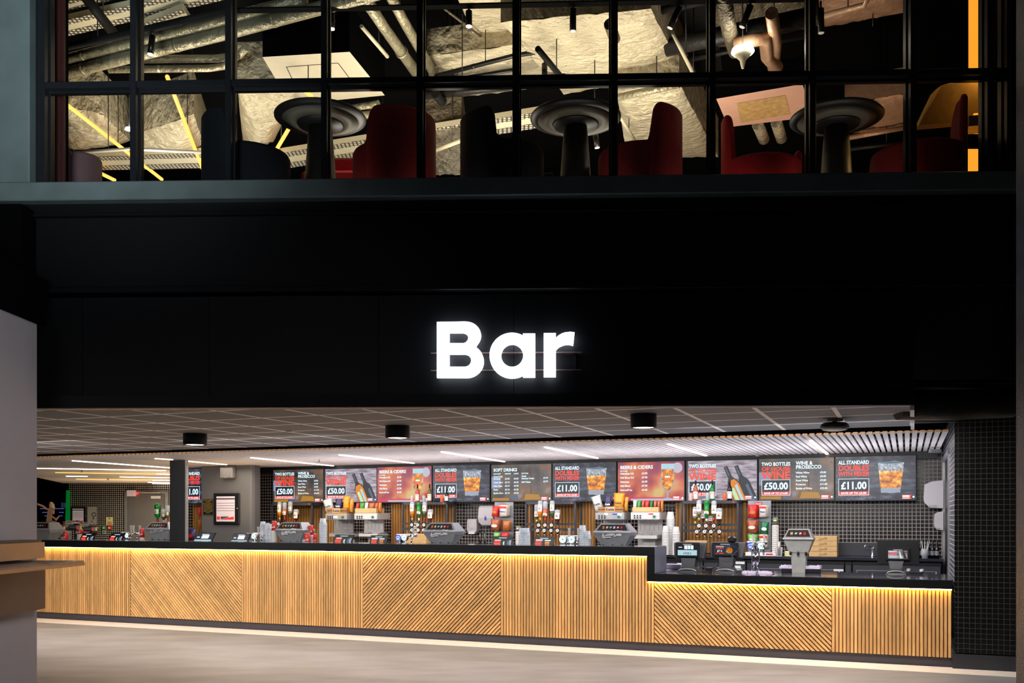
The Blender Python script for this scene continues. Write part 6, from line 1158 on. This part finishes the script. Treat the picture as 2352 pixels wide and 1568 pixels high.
pipe([(330, 136), (500, 134), (550, 126), (566, 108)], 6.4, .04, 'pipe_lag', 'thin_pipe', 'level thin pipe with elbow, the upper one beneath the thick pipes')
pipe([(822, -30), (880, 60), (960, 172)], 6.5, [.066, .056, .06], 'pipe_lag', 'lagged_pipe', 'left of the pair of steep lagged pipes right of the black air unit')
pipe([(885, -30), (935, 62), (1000, 175)], 6.6, .052, 'pipe_lag', 'lagged_pipe', 'right of the pair of steep lagged pipes right of the black air unit')
pipe([(830, 60), (890, 130)], 6.4, .02, 'cream_metal', 'thin_pipe', 'thin pale rod crossing beside the steep pipes')
pipe([(960, 220), (1100, 205), (1190, 196), (1300, 178)], 6.4, .05, 'pipe_dark', 'thin_pipe', 'dark pipe running level above the middle tables')
pipe([(1180, 160), (1000, 190)], 6.2, .02, 'black', 'cable_tray', 'black cable run slanting across foil left of centre', None, 'cable tray')
pipe([(1000, 175), (1180, 128), (1300, 108)], 6.5, .025, 'black', 'cable_tray', 'black rail along the lower edge of the crumpled foil section', None, 'cable tray')
pipe([(1530, 110), (1700, 72), (1860, 38)], 6.5, .09, 'pipe_dark', 'lagged_pipe', 'thick dark pipe crossing the upper right')
pipe([(1660, -20), (1675, 70), (1690, 118)], 6.3, .075, 'foil_dark', 'lagged_pipe', 'steep lagged pipe ending by the round lamp')
pipe([(1688, 102), (1730, 92), (1757, 88), (1762, 130), (1785, 155)], 6.2, .065, 'duct_warm', 'lagged_pipe', 'bent brownish lagged pipe right of the round lamp')
pipe([(1772, 30), (1782, 100), (1776, 155)], 6.25, .06, 'duct_warm', 'lagged_pipe', 'upright brownish lagged pipe right of the bent one')
pipe([(1415, 225), (1560, 193)], 6.1, .04, 'pipe_lag', 'thin_pipe', 'pale pipe slanting right of the middle round table')
pipe([(1740, 285), (1755, 320)], 6.4, .07, 'foil', 'lagged_pipe', 'short ribbed foil pipe under the pink air unit, left one'); pipe([(1783, 280), (1795, 318)], 6.4, .07, 'foil', 'lagged_pipe', 'short ribbed foil pipe under the pink air unit, right one')
pipe([(1880, 40), (1985, 12), (2000, -20)], 6.4, .03, 'duct_warm', 'thin_pipe', 'thin brown pipe with clamp at the top right')
pipe([(1545, 75), (1590, 165)], 6.0, .018, 'cream_metal', 'thin_pipe', 'thin pale rod below the tilted spotlight'); pipe([(1420, 262), (1457, 320)], 6.0, .018, 'cream_metal', 'thin_pipe', 'thin pale rod behind the middle table edge')
pipe([(186, -20), (262, 78)], 6.5, .05, 'tray', 'cable_tray', 'black slotted tray crossing the upper left beams', None, 'cable tray'); pipe([(80, 118), (150, 108), (300, 76), (540, 20)], 6.2, .035, 'tray', 'cable_tray', 'black tray above the two thick lagged pipes', None, 'cable tray')
pipe([(640, 228), (760, 258), (870, 240)], 6.3, .05, 'pipe_lag', 'lagged_pipe', 'ribbed pale pipe behind the left round table'); pipe([(655, 238), (760, 272), (860, 262)], 6.2, .045, 'pipe_lag', 'lagged_pipe', 'second ribbed pale pipe behind the left round table')
pipe([(155, 352), (300, 342), (470, 350)], 5.7, .018, 'steel_light', 'curved_rail', 'slender curved rail hanging low at the left', None, 'rail')
for px, y0, y1, d in ((277, 220, 312, 'left of the left lit tube'), (458, 215, 268, 'near the leftmost dark chair'), (817, 210, 258, 'above the left round table'), (2005, 0, 60, 'top right'), (1593, 15, 160, 'right of the tilted spotlight')):
    A = at_z(px, y0, 6.9); m = MB(); m.cyl((0, 0, 0), (0, 0, at_y(px, y1, A.y).z - A.z), .006, 'black', 6); m.thing('hanger_rod', 'thin black hanger rod ' + d, 'rod', A, 0, 'hanger rods')
for a_, b_, z_, d_ in (((1020, 20), (1110, 88), 6.84, 'left seam of the top centre duct'), ((1230, -10), (1290, 60), 6.84, 'middle seam of the top centre duct'), ((1000, 150), (1040, 200), 6.6, 'seam of the crumpled duct')):
    pipe([a_, b_], z_, .012, 'foil_dark', 'duct_seam', 'thin raised band, ' + d_, None, 'duct band')
pipe([(1235, 112), (1300, 190)], 6.1, .03, 'tray', 'cable_tray', 'short black rail slanting above the middle round table', None, 'cable tray')
pipe([(1400, 55), (1412, 90)], 6.2, .055, 'foil_dark', 'duct_stub', 'dark round duct mouth beside the large foil bend', None, 'duct')
pipe([(1500, 28), (1700, -16)], 6.7, .04, 'tray', 'cable_tray', 'black tray at the top right of centre', None, 'cable tray')
pipe([(1540, 145), (1860, 80)], 6.6, .03, 'pipe_dark', 'thin_pipe', 'dark thin pipe under the thick dark pipe at right')
pipe([(1930, 320), (2095, 290)], 6.2, .03, 'duct_warm', 'thin_pipe', 'thin brownish pipe low behind the right round table'); pipe([(1930, 345), (2095, 325)], 6.2, .025, 'pipe_dark', 'thin_pipe', 'thin dark pipe low behind the right round table')
pipe([(1000, 215), (1060, 290)], 6.3, .05, 'tray', 'cable_tray', 'black tray end left of the black tub chair', None, 'cable tray')
pipe([(1000, 345), (1060, 322)], 5.8, .025, 'cream_metal', 'thin_pipe', 'pale rail glimpsed between red and black tub chairs')
# amber tubes and lamps
for a, b, z, d in [((148, 236), (372, 412), 6.0, 'long one slanting down right at the far left'), ((384, 176), (467, 392), 6.0, 'steep one left of the leftmost dark chair'), ((663, 296), (630, 352), 6.0, 'short one beside the left round table'), ((145, 356), (264, 414), 5.9, 'short one low at the far left'), ((700, 208), (716, 222), 6.0, 'tiny end above the left round table')]:
    A, B = at_z(*a, z), at_z(*b, z); m = MB(); m.tube([(0, 0, 0), B - A], .022, 'amber_tube', 10); hangers(m.thing('amber_tube_light', 'glowing amber tube light, ' + d, 'tube light', A, 0, 'amber tube lights'), [tuple((B - A) * .5)])
def along(x): return 24 - (x - 540) * 26 / 1300
A, B = at_z(535, 24.5, 6.25), at_z(1850, -2, 6.25); m = MB(); m.tube([(0, 0, 0), B - A], .028, 'tray', 4, False); m.thing('light_track', 'black light track running across the top of the lounge glazing', 'light track', A)
def spotlamp(px, y, z, L, tx, ty, lit, label):
    A = at_z(px, y, z); t = root('track_spotlight', label, 'spotlight', A, 0, 'cylinder spotlights in the lounge'); d = Vector((tx, ty, -1)).normalized(); q0 = Vector((0, 0, -.05)); q1 = q0 + d * L
    MB().tube([(0, 0, .02), q0], .01, 'black', 8).build('stem', t); MB().tube([q0, q1], .03, 'spot_body', 20).build('barrel', t); MB().tube([q1 - d * .004, q1 + d * .004], .026, 'spot_on' if lit else 'white', 18).build('lens', t, 'bright lens' if lit else None)
    if px == 1366: hangers(t, [(0, 0, .02)])
    if lit: spot('spotlight_beam', tuple(A + q1 + d * .03), tuple(A + q1 + d * 2), 25, (1, .9, .72), 60, .5, .03)
spotlamp(350, 70, 6.2, .18, -.1, 0, True, 'lit cylinder spotlight over the thick lagged pipes'); spotlamp(762, along(762), 6.25, .14, .0, 0, True, 'lit cylinder spotlight in front of the black air unit'); spotlamp(1077, along(1077), 6.25, .14, 0, 0, True, 'lit cylinder spotlight near the top centre')
spotlamp(1316, along(1316), 6.25, .2, 0, 0, False, 'unlit upright cylinder spotlight above the foil bend'); spotlamp(1560, along(1560), 6.25, .2, -.45, .1, False, 'unlit spotlight tilted left at upper right'); spotlamp(1724, along(1724), 6.25, .2, -.4, .1, False, 'spotlight tilted left, right of the other tilted one'); spotlamp(1885, 8, 6.25, .22, .02, 0, False, 'unlit upright spotlight at the far right'); spotlamp(1251, 135, 6.3, .15, 0, .1, False, 'small dark spotlight by the slanting rail'); spotlamp(1366, 290, 5.7, .18, .15, 0, False, 'pale lit looking spotlight hanging behind the middle table')
p = at_z(1706, 124, 6.0); t = root('round_lamp', 'glowing round lamp among the pipes at upper right', 'lamp', p); MB().lathe([(.09, 0), (.11, .02), (.1, .05), (.01, .06)], 'spot_on', n=24).build('glowing_ring', t); MB().lathe([(.085, -.002), (.03, -.06), (.012, -.14)], 'cream_metal', n=20).build('neck', t); hangers(t, [(0, 0, .05)])
p = at_z(297, 298, 6.0); m = MB(); m.lathe([(.05, 0), (.04, .02), (.01, .03)], 'spot_on', n=16); hangers(m.thing('round_lamp', 'small glowing dot lamp beside the second glazing bar', 'lamp', p), [(0, 0, .02)])
# maroon ribbed panel, amber booth at right
a, b = at_y(129, 0, 8.1).x, at_y(151, 0, 8.1).x; m = MB(); n = 7
for i in range(n): x = a + (b - a) * i / n; m.box(x, x + (b - a) / n * .7, 8.08, 8.14, LF, 7.4, 'maroon_slat')
m.box(a, b, 8.11, 8.15, LF, 7.4, 'void'); m.thing('ribbed_panel', 'narrow maroon ribbed upright panel at the left end of the lounge', 'panel')
m = MB(); m.box(at_y(97, 0, 8.1).x, a, 8.0, 8.15, LF, 7.4, 'black'); m.struct('wall_left', 'black return beside the maroon ribbed panel', 'wall')
x0, x1 = at_y(2236, 0, 9.0).x, at_y(2262, 0, 9.0).x; t = root('lit_column', 'glowing amber upright panel with white edge at the right end of the lounge', 'light panel', (x0, 9.0, LF)); MB().box(0, x1 - x0, 0, .1, 1.15, 3.3, 'amber_panel').build('amber_face', t); MB().box(x1 - x0, x1 - x0 + .012, -.01, .1, 1.1, 3.3, 'amber_edge').build('bright_edge', t, 'white glowing edge')
t = root('curved_booth', 'golden curved high backed booth at the right end of the lounge', 'booth', (0, 0, 0)); q0 = [at_y(x, y, 8.9) for x, y in [(2123, 275), (2150, 205), (2163, 196), (2205, 184), (2266, 178), (2270, 262)]]; o = q0[0]
m = MB(); m.grid([[(q_.x, 8.9 + (0.12 if i in (0, 5) else 0), q_.z) for i, q_ in enumerate(q0)], [(q_.x, 9.02 + (0.12 if i in (0, 5) else 0), q_.z) for i, q_ in enumerate(q0)]], 'booth_gold', smooth=False); m.build('high_back', t)
q1 = [at_y(x, y, 8.85) for x, y in [(2214, 276), (2266, 272), (2266, 296), (2214, 300)]]; MB().grid([[(q_.x, 8.75, q_.z) for q_ in q1], [(q_.x, 8.95, q_.z) for q_ in q1]], 'duct_warm', smooth=False).build('ledge', t, 'brown ledge'); z_ = q1[2].z
MB().box(at_y(2246, 0, 8.85).x, at_y(2252, 0, 8.85).x, 8.8, 8.83, LF, z_, 'copper').build('leg', t); MB().box(at_y(2262, 0, 8.85).x, at_y(2266, 0, 8.85).x, 8.8, 8.83, LF, z_, 'copper').build('leg', t)
m = MB(); m.box(at_y(2212, 0, 9.3).x, at_y(2270, 0, 9.3).x, 9.3, 9.35, LF, at_y(2230, 342, 9.3).z, 'amber_panel'); m.thing('amber_light', 'low amber glowing panel under the booth ledge', 'light panel')
spot('booth_glow', (tuple(at_y(2262, 150, 8.85))), (3.9, 8.9, 4.9), 14, (1, .62, .2), 150, .8, .1)
